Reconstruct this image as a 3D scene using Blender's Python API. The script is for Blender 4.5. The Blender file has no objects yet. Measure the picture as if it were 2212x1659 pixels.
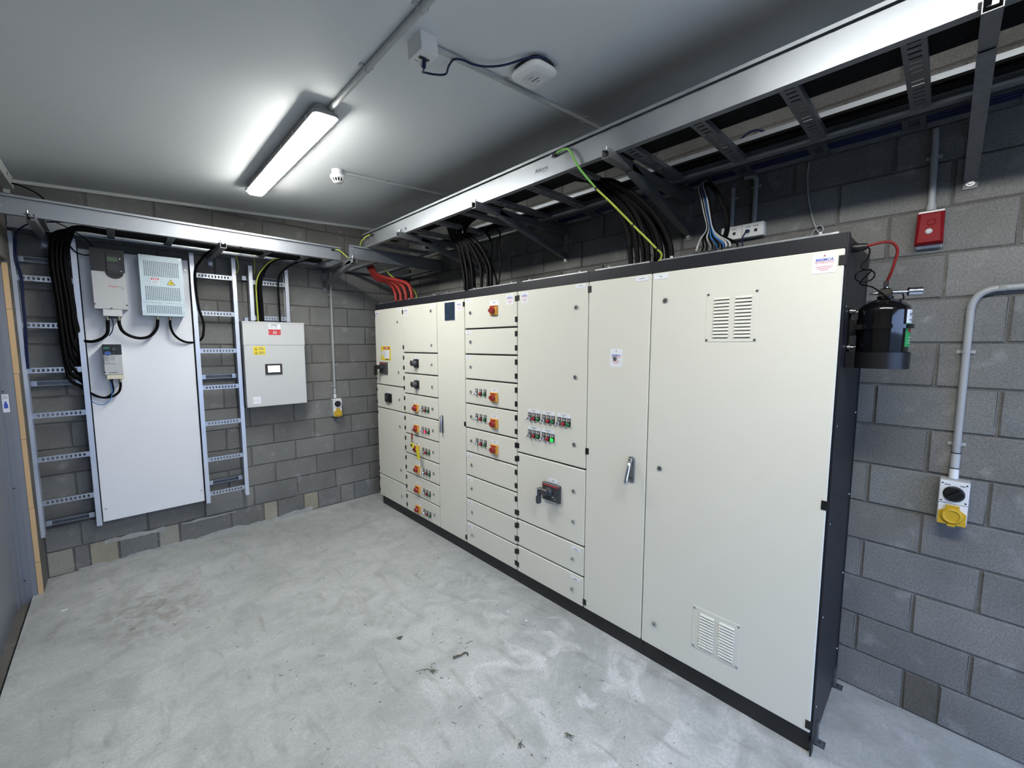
import bpy, bmesh, math, random
from mathutils import Vector, Matrix
random.seed(7)
C = bpy.context.scene.collection
SC = bpy.context.scene

# ------------------------------------------------------------------ camera, world, lights, exposure
def camera():
    cd = bpy.data.cameras.new('camera'); co = bpy.data.objects.new('camera', cd); C.objects.link(co)
    cd.sensor_fit = 'HORIZONTAL'; cd.sensor_width = 36.0; cd.lens = 36.0 * 893.17 / 2212
    cd.clip_start = 0.02
    r = Vector((0.722387, -0.691489, 0.0)); f = Vector((0.688447, 0.719212, -0.093671)); r.normalize(); f.normalize()
    u = r.cross(f)
    m = Matrix((r, u, -f)).transposed().to_4x4(); m.translation = (-2.69874, -4.66429, 1.79448)
    co.matrix_world = m
    SC.camera = co
camera()
w = bpy.data.worlds.new('world'); SC.world = w; w.use_nodes = True
bg = w.node_tree.nodes['Background']; bg.inputs[0].default_value = (0.40, 0.58, 1.0, 1); bg.inputs[1].default_value = 4.8
pl = bpy.data.lights.new('daylight_portal', 'AREA'); pl.shape = 'RECTANGLE'; pl.size = 2.7; pl.size_y = 2.5
pl.cycles.is_portal = True
po = bpy.data.objects.new('daylight_portal', pl); C.objects.link(po)
po.location = (-1.60, -6.32, 1.25); po.rotation_euler = (math.radians(90), 0, 0)   # faces +y, into the room
LUM_STRENGTH = 101.0
SC.view_settings.view_transform = 'Standard'; SC.view_settings.look = 'None'
SC.view_settings.gamma = 1.0; SC.view_settings.use_curve_mapping = False
SC.view_settings.exposure = 0.0
SC.cycles.use_denoising = True
SC.cycles.max_bounces = 8; SC.cycles.diffuse_bounces = 5; SC.cycles.glossy_bounces = 4
SC.cycles.caustics_reflective = False; SC.cycles.caustics_refractive = False
SC.cycles.sample_clamp_indirect = 4.0

# ------------------------------------------------------------------ materials
def s2l(c):
    return tuple(((x / 255 / 12.92) if x / 255 <= 0.04045 else ((x / 255 + 0.055) / 1.055) ** 2.4) for x in c)
MATS = {}
def mat(name, rgb, rough=0.5, metal=0.0, var=0.0, vscale=8.0, bump=0.0, bscale=200.0, bdist=0.001, emit=0.0, coat=0.0, stretch=None, spec=0.5, alpha=1.0):
    m = bpy.data.materials.new(name); m.use_nodes = True
    nt = m.node_tree; b = nt.nodes['Principled BSDF']; L = nt.links
    col = s2l(rgb) + (1,)
    b.inputs['Base Color'].default_value = col; b.inputs['Roughness'].default_value = rough; b.inputs['Metallic'].default_value = metal
    b.inputs['Specular IOR Level'].default_value = spec
    if coat: b.inputs['Coat Weight'].default_value = coat
    if emit:
        b.inputs['Emission Color'].default_value = col; b.inputs['Emission Strength'].default_value = emit
    if var or bump:
        tc = nt.nodes.new('ShaderNodeTexCoord'); mp = nt.nodes.new('ShaderNodeMapping'); L.new(tc.outputs['Object'], mp.inputs[0])
        if stretch: mp.inputs['Scale'].default_value = stretch
    if var:
        n = nt.nodes.new('ShaderNodeTexNoise'); n.inputs['Scale'].default_value = vscale; n.inputs['Detail'].default_value = 4
        L.new(mp.outputs[0], n.inputs['Vector'])
        mr = nt.nodes.new('ShaderNodeMapRange'); mr.inputs[1].default_value = 0.3; mr.inputs[2].default_value = 0.7
        mr.inputs[3].default_value = 1 - var; mr.inputs[4].default_value = 1 + var
        L.new(n.outputs[0], mr.inputs[0])
        mx = nt.nodes.new('ShaderNodeVectorMath'); mx.operation = 'SCALE'; mx.inputs[0].default_value = col[:3]
        L.new(mr.outputs[0], mx.inputs['Scale']); L.new(mx.outputs[0], b.inputs['Base Color'])
        if metal > 0.4:
            m2 = nt.nodes.new('ShaderNodeMapRange'); m2.inputs[1].default_value = 0.3; m2.inputs[2].default_value = 0.7
            m2.inputs[3].default_value = rough - 0.08; m2.inputs[4].default_value = rough + 0.1
            L.new(n.outputs[0], m2.inputs[0]); L.new(m2.outputs[0], b.inputs['Roughness'])
    if bump:
        n2 = nt.nodes.new('ShaderNodeTexNoise'); n2.inputs['Scale'].default_value = bscale; n2.inputs['Detail'].default_value = 3
        L.new(mp.outputs[0], n2.inputs['Vector'])
        bp = nt.nodes.new('ShaderNodeBump'); bp.inputs['Strength'].default_value = bump; bp.inputs['Distance'].default_value = bdist
        L.new(n2.outputs[0], bp.inputs['Height']); L.new(bp.outputs[0], b.inputs['Normal'])
    MATS[name] = m
    return m
cream = mat('cream_powder_coat', (217, 216, 206), 0.42, bump=0.16, bscale=420, bdist=0.0006, var=0.012, vscale=3)
charcoal = mat('charcoal_powder_coat', (27, 29, 36), 0.42, spec=0.35, bump=0.12, bscale=400, bdist=0.0005)
plinthm = mat('black_plinth_paint', (27, 28, 31), 0.45, bump=0.1, bscale=300, bdist=0.0005)
railb = mat('bright_ladder_rail', (206, 208, 212), 0.4, 0.85, var=0.04, vscale=4)
blackp = mat('black_plastic', (17, 17, 18), 0.42)
dgreyp = mat('dark_grey_plastic', (58, 60, 64), 0.4)
galv = mat('galvanised_steel', (176, 180, 184), 0.36, 0.9, var=0.12, vscale=30)
galvd = mat('dull_galvanised_steel', (124, 126, 129), 0.5, 0.8, var=0.16, vscale=40)
alu = mat('mill_finish_rail', (154, 158, 164), 0.44, 0.9, var=0.05, vscale=5, stretch=(30, 1, 1), bump=0.25, bscale=90, bdist=0.0008)
chrome = mat('chrome', (215, 217, 222), 0.16, 1.0)
steelbolt = mat('zinc_fastener', (190, 192, 194), 0.28, 1.0)
brass = mat('nickel_brass', (176, 168, 146), 0.25, 1.0)
whitep = mat('white_plastic', (224, 226, 228), 0.4)
greyp = mat('grey_conduit_plastic', (158, 161, 163), 0.42)
lgreyp = mat('light_grey_plastic', (176, 178, 180), 0.45)
boardm = mat('white_board', (226, 228, 234), 0.42, var=0.015, vscale=2)
panelm = mat('grey_powder_coat', (192, 194, 195), 0.42, bump=0.12, bscale=400, bdist=0.0005)
filterm = mat('pale_blue_grey_steel', (178, 192, 196), 0.38, 0.35, var=0.05, vscale=10)
cableb = mat('black_cable_sheath', (6, 6, 7), 0.55, spec=0.12)
cableg = mat('grey_cable_sheath', (168, 170, 172), 0.45)
cablebl = mat('blue_cable_sheath', (52, 116, 190), 0.42)
navy = mat('navy_patch_cable', (16, 28, 68), 0.45, spec=0.3)
redc = mat('red_cable_sheath', (124, 34, 30), 0.5, spec=0.3)
earth = mat('green_yellow_earth_sheath', (178, 190, 70), 0.42)
earthg = mat('green_earth_sheath', (112, 176, 76), 0.42)
amber = mat('amber_switch_plate', (216, 156, 62), 0.45)
redk = mat('red_switch_knob', (140, 30, 24), 0.42)
redl = mat('red_lamp_lens', (158, 30, 40), 0.25)
grnl = mat('green_lamp_lens', (28, 112, 62), 0.25)
grnon = mat('green_lamp_lit', (20, 235, 70), 0.3, emit=1.0)
redon = mat('red_lamp_lit', (255, 44, 84), 0.3, emit=1.0)
lblw = mat('white_label', (228, 231, 238), 0.4)
ink = mat('black_ink', (38, 38, 42), 0.5)
inkg = mat('grey_ink', (120, 122, 130), 0.5)
inkb = mat('blue_ink', (60, 84, 180), 0.5)
inkr = mat('red_ink', (196, 66, 74), 0.5)
inkp = mat('pink_ink', (206, 150, 162), 0.5)
yel = mat('yellow_warning_print', (226, 206, 52), 0.45)
redprint = mat('red_warning_print', (190, 52, 58), 0.45)
screen = mat('dark_touchscreen', (42, 54, 72), 0.18, var=0.25, vscale=22)
lcd = mat('green_display', (74, 92, 70), 0.25)
lcdw = mat('lit_white_display', (250, 246, 230), 0.3, emit=0.9)
soundred = mat('red_sounder_plastic', (124, 18, 26), 0.55, spec=0.18)
clearl = mat('clear_lens', (196, 200, 202), 0.12)
yflap = mat('yellow_socket_flap', (196, 160, 40), 0.35)
wood = mat('raw_timber', (204, 172, 130), 0.6, var=0.16, vscale=9, stretch=(1, 1, 0.12))
doorm = mat('grey_door_paint', (118, 122, 132), 0.42, bump=0.08, bscale=300, bdist=0.0005)
cyl_black = mat('gloss_black_paint', (10, 10, 11), 0.12, coat=0.4)
cyl_rubber = mat('satin_black_paint', (20, 20, 22), 0.35)
greenlab = mat('green_print', (44, 150, 84), 0.4)
beige = mat('beige_plastic', (206, 200, 180), 0.45)
litter = mat('dry_leaf_litter', (92, 86, 70), 0.8)
litterl = mat('white_crumb', (222, 222, 220), 0.7)
lumbody = mat('grey_luminaire_body', (150, 152, 152), 0.5)
lumled = mat('lit_diffuser', (255, 254, 247), 0.5, emit=LUM_STRENGTH)
yellowtag = mat('yellow_tag_plastic', (222, 208, 40), 0.4)
blackhole = mat('dark_opening', (12, 12, 13), 0.9)  # near-black colour standing in for shade inside openings
ceilm = mat('painted_ceiling_board', (214, 219, 223), 0.65, bump=0.05, bscale=250, bdist=0.0005, var=0.02, vscale=1.5)
trimm = mat('white_trim_paint', (190, 195, 195), 0.5)

def blockmat(name, base, mortar=False):
    m = bpy.data.materials.new(name); m.use_nodes = True
    nt = m.node_tree; b = nt.nodes['Principled BSDF']; L = nt.links; N = nt.nodes.new
    b.inputs['Roughness'].default_value = 0.9; b.inputs['Specular IOR Level'].default_value = 0.2
    ge = N('ShaderNodeNewGeometry')
    n1 = N('ShaderNodeTexNoise'); n1.inputs['Scale'].default_value = 3.0; n1.inputs['Detail'].default_value = 6
    n2 = N('ShaderNodeTexNoise'); n2.inputs['Scale'].default_value = 130.0; n2.inputs['Detail'].default_value = 3
    n3 = N('ShaderNodeTexNoise'); n3.inputs['Scale'].default_value = 9.0; n3.inputs['Detail'].default_value = 7
    for n in (n1, n2, n3): L.new(ge.outputs['Position'], n.inputs['Vector'])
    def mr(src, a, bb, c, d):
        r = N('ShaderNodeMapRange'); r.inputs[1].default_value = a; r.inputs[2].default_value = bb; r.inputs[3].default_value = c; r.inputs[4].default_value = d
        L.new(src, r.inputs[0]); return r.outputs[0]
    def mul(a, c):
        x = N('ShaderNodeMath'); x.operation = 'MULTIPLY'; L.new(a, x.inputs[0]); L.new(c, x.inputs[1]); return x.outputs[0]
    f = mul(mr(n1.outputs[0], 0.3, 0.7, 0.84, 1.16), mr(n2.outputs[0], 0.3, 0.7, 0.80, 1.2))
    oi = N('ShaderNodeObjectInfo')
    f = mul(f, mr(oi.outputs['Random'], 0, 1, 0.9, 1.1))
    sc = N('ShaderNodeVectorMath'); sc.operation = 'MULTIPLY'; sc.inputs[1].default_value = s2l(base) if mortar else (1, 1, 1)
    if mortar: sc.inputs[0].default_value = (1, 1, 1)
    else: L.new(oi.outputs['Color'], sc.inputs[0])
    s2 = N('ShaderNodeVectorMath'); s2.operation = 'SCALE'; L.new(sc.outputs[0], s2.inputs[0]); L.new(f, s2.inputs['Scale'])
    mx = N('ShaderNodeMix'); mx.data_type = 'RGBA'; mx.inputs[7].default_value = s2l((176, 176, 174)) + (1,)
    L.new(s2.outputs[0], mx.inputs[6]); L.new(mr(n3.outputs[0], 0.6, 0.8, 0.0, 0.45), mx.inputs[0])   # efflorescence
    L.new(mx.outputs[2], b.inputs['Base Color'])
    bp = N('ShaderNodeBump'); bp.inputs['Strength'].default_value = 0.5; bp.inputs['Distance'].default_value = 0.004
    L.new(n2.outputs[0], bp.inputs['Height']); L.new(bp.outputs[0], b.inputs['Normal'])
    return m
blockm = blockmat('concrete_block', (129, 129, 126))
mortarm = blockmat('mortar', (100, 99, 96), True)

def floormat():
    m = bpy.data.materials.new('power_floated_concrete'); m.use_nodes = True
    nt = m.node_tree; b = nt.nodes['Principled BSDF']; L = nt.links; N = nt.nodes.new
    ge = N('ShaderNodeNewGeometry')
    def noise(sc, det, dist=0.0, stretch=None):
        n = N('ShaderNodeTexNoise'); n.inputs['Scale'].default_value = sc; n.inputs['Detail'].default_value = det; n.inputs['Distortion'].default_value = dist
        src = ge.outputs['Position']
        if stretch:
            mp = N('ShaderNodeMapping'); mp.inputs['Scale'].default_value = stretch; mp.inputs['Rotation'].default_value = (0, 0, 0.5)
            L.new(src, mp.inputs[0]); src = mp.outputs[0]
        L.new(src, n.inputs['Vector']); return n.outputs[0]
    def mr(src, a, bb, c, d):
        r = N('ShaderNodeMapRange'); r.inputs[1].default_value = a; r.inputs[2].default_value = bb; r.inputs[3].default_value = c; r.inputs[4].default_value = d
        L.new(src, r.inputs[0]); return r.outputs[0]
    def mix(fac, c1, c2):
        x = N('ShaderNodeMix'); x.data_type = 'RGBA'; L.new(fac, x.inputs[0])
        if isinstance(c1, tuple): x.inputs[6].default_value = c1
        else: L.new(c1, x.inputs[6])
        if isinstance(c2, tuple): x.inputs[7].default_value = c2
        else: L.new(c2, x.inputs[7])
        return x.outputs[2]
    def spot(cx, cy, rx, ry):
        mp = N('ShaderNodeMapping'); mp.vector_type = 'POINT'
        mp.inputs['Location'].default_value = (-cx / rx, -cy / ry, 0); mp.inputs['Scale'].default_value = (1 / rx, 1 / ry, 0)
        L.new(ge.outputs['Position'], mp.inputs[0])
        l = N('ShaderNodeVectorMath'); l.operation = 'LENGTH'; L.new(mp.outputs[0], l.inputs[0])
        return mr(l.outputs['Value'], 0.2, 1.0, 1.0, 0.0)
    def mul(a, c):
        x = N('ShaderNodeMath'); x.operation = 'MULTIPLY'; L.new(a, x.inputs[0]); L.new(c, x.inputs[1]); return x.outputs[0]
    base = mix(mr(noise(0.9, 5, 0.6), 0.3, 0.7, 0, 1), s2l((158, 162, 162)) + (1,), s2l((192, 195, 196)) + (1,))
    base = mix(mr(noise(5.5, 6, 0.8), 0.42, 0.66, 0, 0.6), base, s2l((142, 146, 146)) + (1,))
    base = mix(mul(mr(noise(4.0, 7, 1.2), 0.53, 0.62, 0, 0.5), spot(-1.0, -3.3, 1.0, 1.6)), base, s2l((224, 226, 230)) + (1,))   # lime bloom in front of the wide cabinet
    base = mix(mul(mr(noise(9.0, 7, 1.0), 0.44, 0.62, 0, 0.8), spot(-2.62, -1.05, 0.42, 0.55)), base, s2l((122, 116, 106)) + (1,))  # muddy patch by the door
    base = mix(mr(noise(14.0, 5, 0.4, (1.0, 0.22, 1)), 0.58, 0.72, 0, 0.55), base, s2l((128, 128, 122)) + (1,))
    base = mix(mr(noise(3.2, 8, 1.0), 0.58, 0.68, 0, 0.3), base, s2l((134, 134, 129)) + (1,))
    base = mix(mr(noise(110.0, 2), 0.70, 0.76, 0, 0.55), base, s2l((96, 94, 88)) + (1,))
    base = mix(mr(noise(24.0, 6, 0.8), 0.5, 0.75, 0, 0.28), base, s2l((206, 209, 211)) + (1,))
    base = mix(mr(noise(80.0, 4), 0.35, 0.75, 0.0, 0.5), base, s2l((140, 142, 142)) + (1,))
    L.new(base, b.inputs['Base Color'])
    L.new(mr(noise(2.2, 5), 0.3, 0.7, 0.42, 0.62), b.inputs['Roughness'])
    bp = N('ShaderNodeBump'); bp.inputs['Strength'].default_value = 0.25; bp.inputs['Distance'].default_value = 0.003
    L.new(noise(35.0, 6), bp.inputs['Height']); L.new(bp.outputs[0], b.inputs['Normal'])
    return m
floorm = floormat()

# ------------------------------------------------------------------ mesh builder
class B:
    def __init__(s): s.v = []; s.f = []; s.m = []; s.sm = []
    def add(s, vs, fs, m=0, smooth=False):
        o = len(s.v); s.v += [tuple(x) for x in vs]
        for f in fs: s.f.append([o + i for i in f]); s.m.append(m); s.sm.append(smooth)
        return s
    def box(s, a0, a1, b0, b1, c0, c1, m=0):
        x0, x1 = sorted((a0, a1)); y0, y1 = sorted((b0, b1)); z0, z1 = sorted((c0, c1))
        return s.add([(x, y, z) for z in (z0, z1) for y in (y0, y1) for x in (x0, x1)],
                     [(0, 2, 3, 1), (4, 5, 7, 6), (0, 1, 5, 4), (2, 6, 7, 3), (0, 4, 6, 2), (1, 3, 7, 5)], m)
    def slab(s, u0, u1, v0, v1, n0, n1, r=0.0, c=0.0, m=0, seg=3, mside=None):
        # rounded rectangle in u,v pulled from n0 to n1, front edge chamfered by c
        def ring(ins):
            rr = max(r - ins, 0.0); A, Bq, D, E = u0 + ins, u1 - ins, v0 + ins, v1 - ins; P = []
            if rr <= 1e-6 and r <= 1e-6: return [(A, D), (Bq, D), (Bq, E), (A, E)]
            for cx, cy, t in ((A + rr, D + rr, 180), (Bq - rr, D + rr, 270), (Bq - rr, E - rr, 0), (A + rr, E - rr, 90)):
                for k in range(seg + 1):
                    q = math.radians(t + 90 * k / seg); P.append((cx + rr * math.cos(q), cy + rr * math.sin(q)))
            return P
        L = [(0, n0)] + ([(0, n1 - c), (c, n1)] if c else [(0, n1)])
        R = [[(p[0], p[1], n) for p in ring(i)] for i, n in L]; k = len(R[0])
        vs = [p for q in R for p in q]; fs = [list(range(k - 1, -1, -1)), list(range((len(R) - 1) * k, len(R) * k))]
        s.add(vs, fs, m)
        s.add(vs, [(j * k + i, j * k + (i + 1) % k, (j + 1) * k + (i + 1) % k, (j + 1) * k + i) for j in range(len(R) - 1) for i in range(k)], m if mside is None else mside)
        return s
    def prism(s, poly, n0, n1, m=0):
        k = len(poly); vs = [(a, b, n0) for a, b in poly] + [(a, b, n1) for a, b in poly]
        return s.add(vs, [list(range(k - 1, -1, -1)), list(range(k, 2 * k))] + [(i, (i + 1) % k, k + (i + 1) % k, k + i) for i in range(k)], m)
    def sweep(s, poly, p0, p1, A, Bv, m=0):
        p0, p1, A, Bv = map(Vector, (p0, p1, A, Bv)); k = len(poly)
        vs = [p0 + A * a + Bv * b for a, b in poly] + [p1 + A * a + Bv * b for a, b in poly]
        return s.add(vs, [list(range(k - 1, -1, -1)), list(range(k, 2 * k))] + [(i, (i + 1) % k, k + (i + 1) % k, k + i) for i in range(k)], m)
    def cyl(s, p0, p1, r0, r1=None, n=12, m=0, mcap=None, smooth=True):
        p0, p1 = Vector(p0), Vector(p1); r1 = r0 if r1 is None else r1; d = (p1 - p0).normalized()
        a = d.orthogonal().normalized(); b = d.cross(a)
        ring = lambda p, r: [p + (a * math.cos(2 * math.pi * i / n) + b * math.sin(2 * math.pi * i / n)) * r for i in range(n)]
        s.add(ring(p0, r0) + ring(p1, r1), [(i, (i + 1) % n, n + (i + 1) % n, n + i) for i in range(n)], m, smooth)
        s.add(ring(p0, r0), [list(range(n - 1, -1, -1))], m if mcap is None else mcap)
        s.add(ring(p1, r1), [list(range(n))], m if mcap is None else mcap)
        return s
    def lathe(s, prof, o, d, n=20, m=0, smooth=True):
        o, d = Vector(o), Vector(d).normalized(); a = d.orthogonal().normalized(); b = d.cross(a); vs = []
        for r, h in prof: vs += [o + d * h + (a * math.cos(2 * math.pi * i / n) + b * math.sin(2 * math.pi * i / n)) * r for i in range(n)]
        k = len(prof)
        s.add(vs, [(j * n + i, j * n + (i + 1) % n, (j + 1) * n + (i + 1) % n, (j + 1) * n + i) for j in range(k - 1) for i in range(n)], m, smooth)
        s.add(vs[:n], [list(range(n - 1, -1, -1))], m); s.add(vs[-n:], [list(range(n))], m)
        return s
    def tube(s, pts, r, n=7, res=5, m=0, smoothpath=True, rend=None):
        P = [Vector(p) for p in pts]
        if smoothpath and len(P) > 2:
            Q = []; E = [P[0] * 2 - P[1]] + P + [P[-1] * 2 - P[-2]]
            for i in range(1, len(E) - 2):
                a, b, c, d = E[i - 1:i + 3]
                for k in range(res):
                    t = k / res
                    Q.append(0.5 * ((2 * b) + (c - a) * t + (2 * a - 5 * b + 4 * c - d) * t * t + (3 * b - a - 3 * c + d) * t ** 3))
            Q.append(P[-1]); P = Q
        T = [(P[min(i + 1, len(P) - 1)] - P[max(i - 1, 0)]).normalized() for i in range(len(P))]
        a = T[0].orthogonal().normalized(); vs = []
        for i, p in enumerate(P):
            a = (a - T[i] * a.dot(T[i])).normalized(); b = T[i].cross(a)
            rr = r if rend is None else r + (rend - r) * i / (len(P) - 1)
            vs += [p + (a * math.cos(2 * math.pi * k / n) + b * math.sin(2 * math.pi * k / n)) * rr for k in range(n)]
        s.add(vs, [(j * n + i, j * n + (i + 1) % n, (j + 1) * n + (i + 1) % n, (j + 1) * n + i) for j in range(len(P) - 1) for i in range(n)], m, True)
        s.add(vs[:n], [list(range(n - 1, -1, -1))], m); s.add(vs[-n:], [list(range(n))], m)
        return s
    def text(s, txt, size, u, v, n, m=0, bold=0.0, shear=0.0, xs=1.0, rot=0.0, align='LEFT'):
        key = (txt, bold, shear)
        if key not in TXT:
            cu = bpy.data.curves.new('t', 'FONT'); cu.body = txt; cu.size = 1; cu.offset = bold; cu.shear = shear; cu.resolution_u = 2
            ob = bpy.data.objects.new('t', cu); C.objects.link(ob); bpy.context.view_layer.update()
            me = bpy.data.meshes.new_from_object(ob.evaluated_get(bpy.context.evaluated_depsgraph_get()))
            TXT[key] = ([tuple(q.co) for q in me.vertices], [list(p.vertices) for p in me.polygons])
            bpy.data.objects.remove(ob); bpy.data.curves.remove(cu); bpy.data.meshes.remove(me)
        vs, fs = TXT[key]
        if not vs: return s
        wd = max(q[0] for q in vs) * size * xs; off = {'LEFT': 0, 'CENTER': wd / 2, 'RIGHT': wd}[align]
        cr, sr = math.cos(rot), math.sin(rot); out = []
        for q in vs:
            a, b = q[0] * size * xs - off, q[1] * size; out.append((u + a * cr - b * sr, v + a * sr + b * cr, n))
        return s.add(out, fs, m)
    def mesh(s, name, mats, fix=True):
        me = bpy.data.meshes.new(name); me.from_pydata(s.v, [], s.f)
        for x in (mats if isinstance(mats, (list, tuple)) else [mats]): me.materials.append(x)
        me.polygons.foreach_set('material_index', s.m); me.polygons.foreach_set('use_smooth', s.sm)
        if fix:
            bm = bmesh.new(); bm.from_mesh(me); bmesh.ops.recalc_face_normals(bm, faces=bm.faces); bm.to_mesh(me); bm.free()
        me.update(); return me
    def build(s, name, mats, parent=None, loc=(0, 0, 0), fix=True):
        return inst(name, s.mesh(name, mats, fix), parent, loc)
TXT = {}
def inst(name, me, parent=None, loc=(0, 0, 0), rot=None):
    o = bpy.data.objects.new(name, me); C.objects.link(o); o.parent = parent; o.location = loc
    if rot: o.rotation_euler = rot
    return o
def tag(o, label=None, cat=None, group=None, kind=None):
    if label: o['label'] = label
    if cat: o['category'] = cat
    if group: o['group'] = group
    if kind: o['kind'] = kind
    return o
SL = 0.0622
def fr(U, V, N): return Matrix((Vector(U).normalized(), Vector(V).normalized(), Vector(N).normalized())).transposed().to_4x4()
RIGHT = fr((0, -1, 0), (0, 0, 1), (-1, 0, 0))        # things on the right wall or the cabinet fronts: u toward the camera, v up, n into the room
BACK = fr((1, 0, 0), (0, 0, 1), (0, -1, 0))          # things on the back wall
CEIL = fr((1, 0, SL), (0, -1, 0), (SL, 0, -1))       # things under the sloping ceiling
LEFT = fr((0, 1, 0), (0, 0, 1), (1, 0, 0))
def ceil_z(x): return 3.158 + SL * x
def root(name, label, cat, frame, loc, group=None, kind=None):
    o = bpy.data.objects.new(name, None); C.objects.link(o); m = frame.copy() if frame else Matrix.Identity(4); m.translation = loc; o.matrix_world = m
    o.empty_display_size = 0.05
    return tag(o, label, cat, group, kind)
def free(name, b, mats, label, cat, group=None, org=None):
    # a thing that is one mesh: its origin sits at its first vertex
    o0 = Vector(org or b.v[0]); b.v = [tuple(Vector(q) - o0) for q in b.v]
    return tag(b.build(name, mats, None, o0), label, cat, group)

# ------------------------------------------------------------------ room shell
def struct(name, b, mats, frame=None, loc=(0, 0, 0)):
    o = b.build(name, mats); o['kind'] = 'structure'
    m = frame.copy() if frame else Matrix.Identity(4); m.translation = loc; o.matrix_world = m
    return o
YF = -6.4
struct('floor', B().box(-3.238, 0.25, YF - 0.25, 0.25, -0.2, 0), floorm)
struct('trim_3', B().box(-3.55, -3.2382, -2.1, -0.24, -0.2, -0.045), mortarm)['label'] = 'recessed concrete door threshold strip'
cb = B(); T = 0.2
cb.add([(x, y, ceil_z(x) + dz) for dz in (0, T) for y in (YF - 0.25, 0.25) for x in (-3.6, 0.25)],
       [(0, 2, 3, 1), (4, 5, 7, 6), (0, 1, 5, 4), (2, 6, 7, 3), (0, 4, 6, 2), (1, 3, 7, 5)])
struct('ceiling', cb, ceilm)
wl = B().box(-3.6, -3.185, -0.243, 0.0, -0.2, 3.3).box(-3.6, -3.185, -2.1, -0.243, 2.365, 3.3).box(-3.6, -3.185, YF - 0.25, -2.1, -0.2, 3.3)
struct('wall_left', wl, mortarm)
wf = B().box(-3.185, -2.95, YF - 0.2, YF, -0.2, 3.4).box(-0.25, 0.0, YF - 0.2, YF, -0.2, 3.4).box(-2.95, -0.25, YF - 0.2, YF, 2.5, 3.4)
struct('wall_front', wf, mortarm)
struct('ground', B().box(-30, 30, -40, YF - 0.25, -0.3, -0.06), mortarm)  # unseen slab outside, added to block light from below the horizon

# blockwork: every block a piece of its wall, joints raked back
_blk = {}
def block_mesh(wd, ht):
    k = (round(wd, 3), round(ht, 3), random.randrange(3))
    if k not in _blk:
        b = B().slab(0, wd, 0, ht, -0.03, 0, c=0.004)
        b.v = [(x + random.uniform(-1, 1) * 0.0016, y + random.uniform(-1, 1) * 0.0016, z + (random.uniform(-1, 1) * 0.0012 if z > -0.02 else 0)) for x, y, z in b.v]
        _blk[k] = b.mesh('block', blockm)
    return _blk[k]
def lay(wall, k, edges, z0, z1, cols={}, skip=None):
    J = 0.005
    for a, bb in zip(edges, edges[1:]):
        if bb - a < 0.03 or (skip and skip(a, bb, z0, z1)): continue
        o = inst('block', block_mesh(bb - a - 2 * J, z1 - z0 - 2 * J), wall, (a + J, z0 + J, random.uniform(-0.0015, 0.0015)))
        s = random.choice((0.93, 0.97, 1, 1, 1.03, 1.08)); c = s2l((116, 116, 114)); t = random.uniform(-0.02, 0.02)
        o.color = (c[0] * s * (1 + t), c[1] * s, c[2] * s * (1 - t), 1)
        for cc, col in cols.items():
            if a - 0.01 <= cc <= bb: o.color = s2l(col) + (1,)
def row_edges(phase, lo, hi, step=0.4):
    n0 = math.ceil((lo - phase) / step - 1e-6); E = [lo]
    x = phase + n0 * step
    while x < hi - 1e-6:
        if x > lo + 0.02: E.append(x)
        x += step
    return E + [hi]
BR = lambda k: 0 if k == 0 else 0.199 + 0.2 * (k - 1)
wb = struct('wall_back', B().box(-3.4, 0.2, -0.05, 3.4, -0.25, -0.007), mortarm, BACK)
for k in range(16):
    z0, z1 = BR(k), BR(k + 1)
    if k == 0:
        lay(wb, 0, [-3.185, -3.04, -2.953, -2.782, -2.532, -2.38, -1.99, -1.712, -1.588, -1.334, -1.185, -0.938, -0.781, -0.4, 0], z0, z1,
            {-3.12: (138, 135, 126), -2.87: (150, 144, 128), -2.45: (142, 140, 132), -1.65: (150, 145, 132), -1.26: (146, 141, 126), -0.86: (130, 129, 124)})
        continue
    ph = -1.789 + (0.2 if k % 2 == 0 else 0.0)
    lay(wb, k, row_edges(ph, -3.185, 0.0), z0, z1)
smear = mat('smeared_pale_mortar', (158, 158, 156), 0.9, var=0.15, vscale=14)
def ribbon(name, x0, x1, z0, h, amp, seed):
    rg_ = random.Random(seed); n = int((x1 - x0) / 0.03); lo = []; hi = []; a = h
    for i in range(n + 1):
        x = x0 + (x1 - x0) * i / n; a = max(0.006, a + rg_.uniform(-amp, amp)); a += (h - a) * 0.2
        lo.append((x, max(0.0005, z0 + (0 if z0 < 0.02 else rg_.uniform(-0.004, 0.004))), 0.0028)); hi.append((x, z0 + a, 0.0022))
    vs = lo + hi + [(p[0], p[1], -0.006) for p in hi]; k = n + 1
    B().add(vs, [(i, i + 1, k + i + 1, k + i) for i in range(n)] + [(k + i, k + i + 1, 2 * k + i + 1, 2 * k + i) for i in range(n)]).build(name, smear, wb)
ribbon('mortar_smear', -3.02, -1.25, 0.0, 0.022, 0.012, 3)
ribbon('mortar_smear', -2.86, -2.48, 0.165, 0.030, 0.012, 5)
ribbon('mortar_smear', -2.36, -1.95, 0.178, 0.020, 0.010, 8)
wr = struct('wall_right', B().box(-0.2, -YF + 0.25, -0.05, 3.4, -0.25, -0.007), mortarm, RIGHT)
RR = lambda k: 0 if k == 0 else 0.2028 + 0.2 * (k - 1)
for k in range(16):
    z0, z1 = RR(k), RR(k + 1)
    hid = lambda a, bb, q0, q1: q1 < 2.15 and bb < 4.2
    if k == 0:
        lay(wr, 0, [4.2, 4.629, 4.75, 5.03, 5.43, 5.83], z0, z1, {4.70: (96, 93, 86)}); continue
    ph = 4.44 + (0.2 if k % 2 == 0 else 0.0)
    lay(wr, k, row_edges(ph, 0.0, 5.84), z0, z1, {}, hid)

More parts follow.
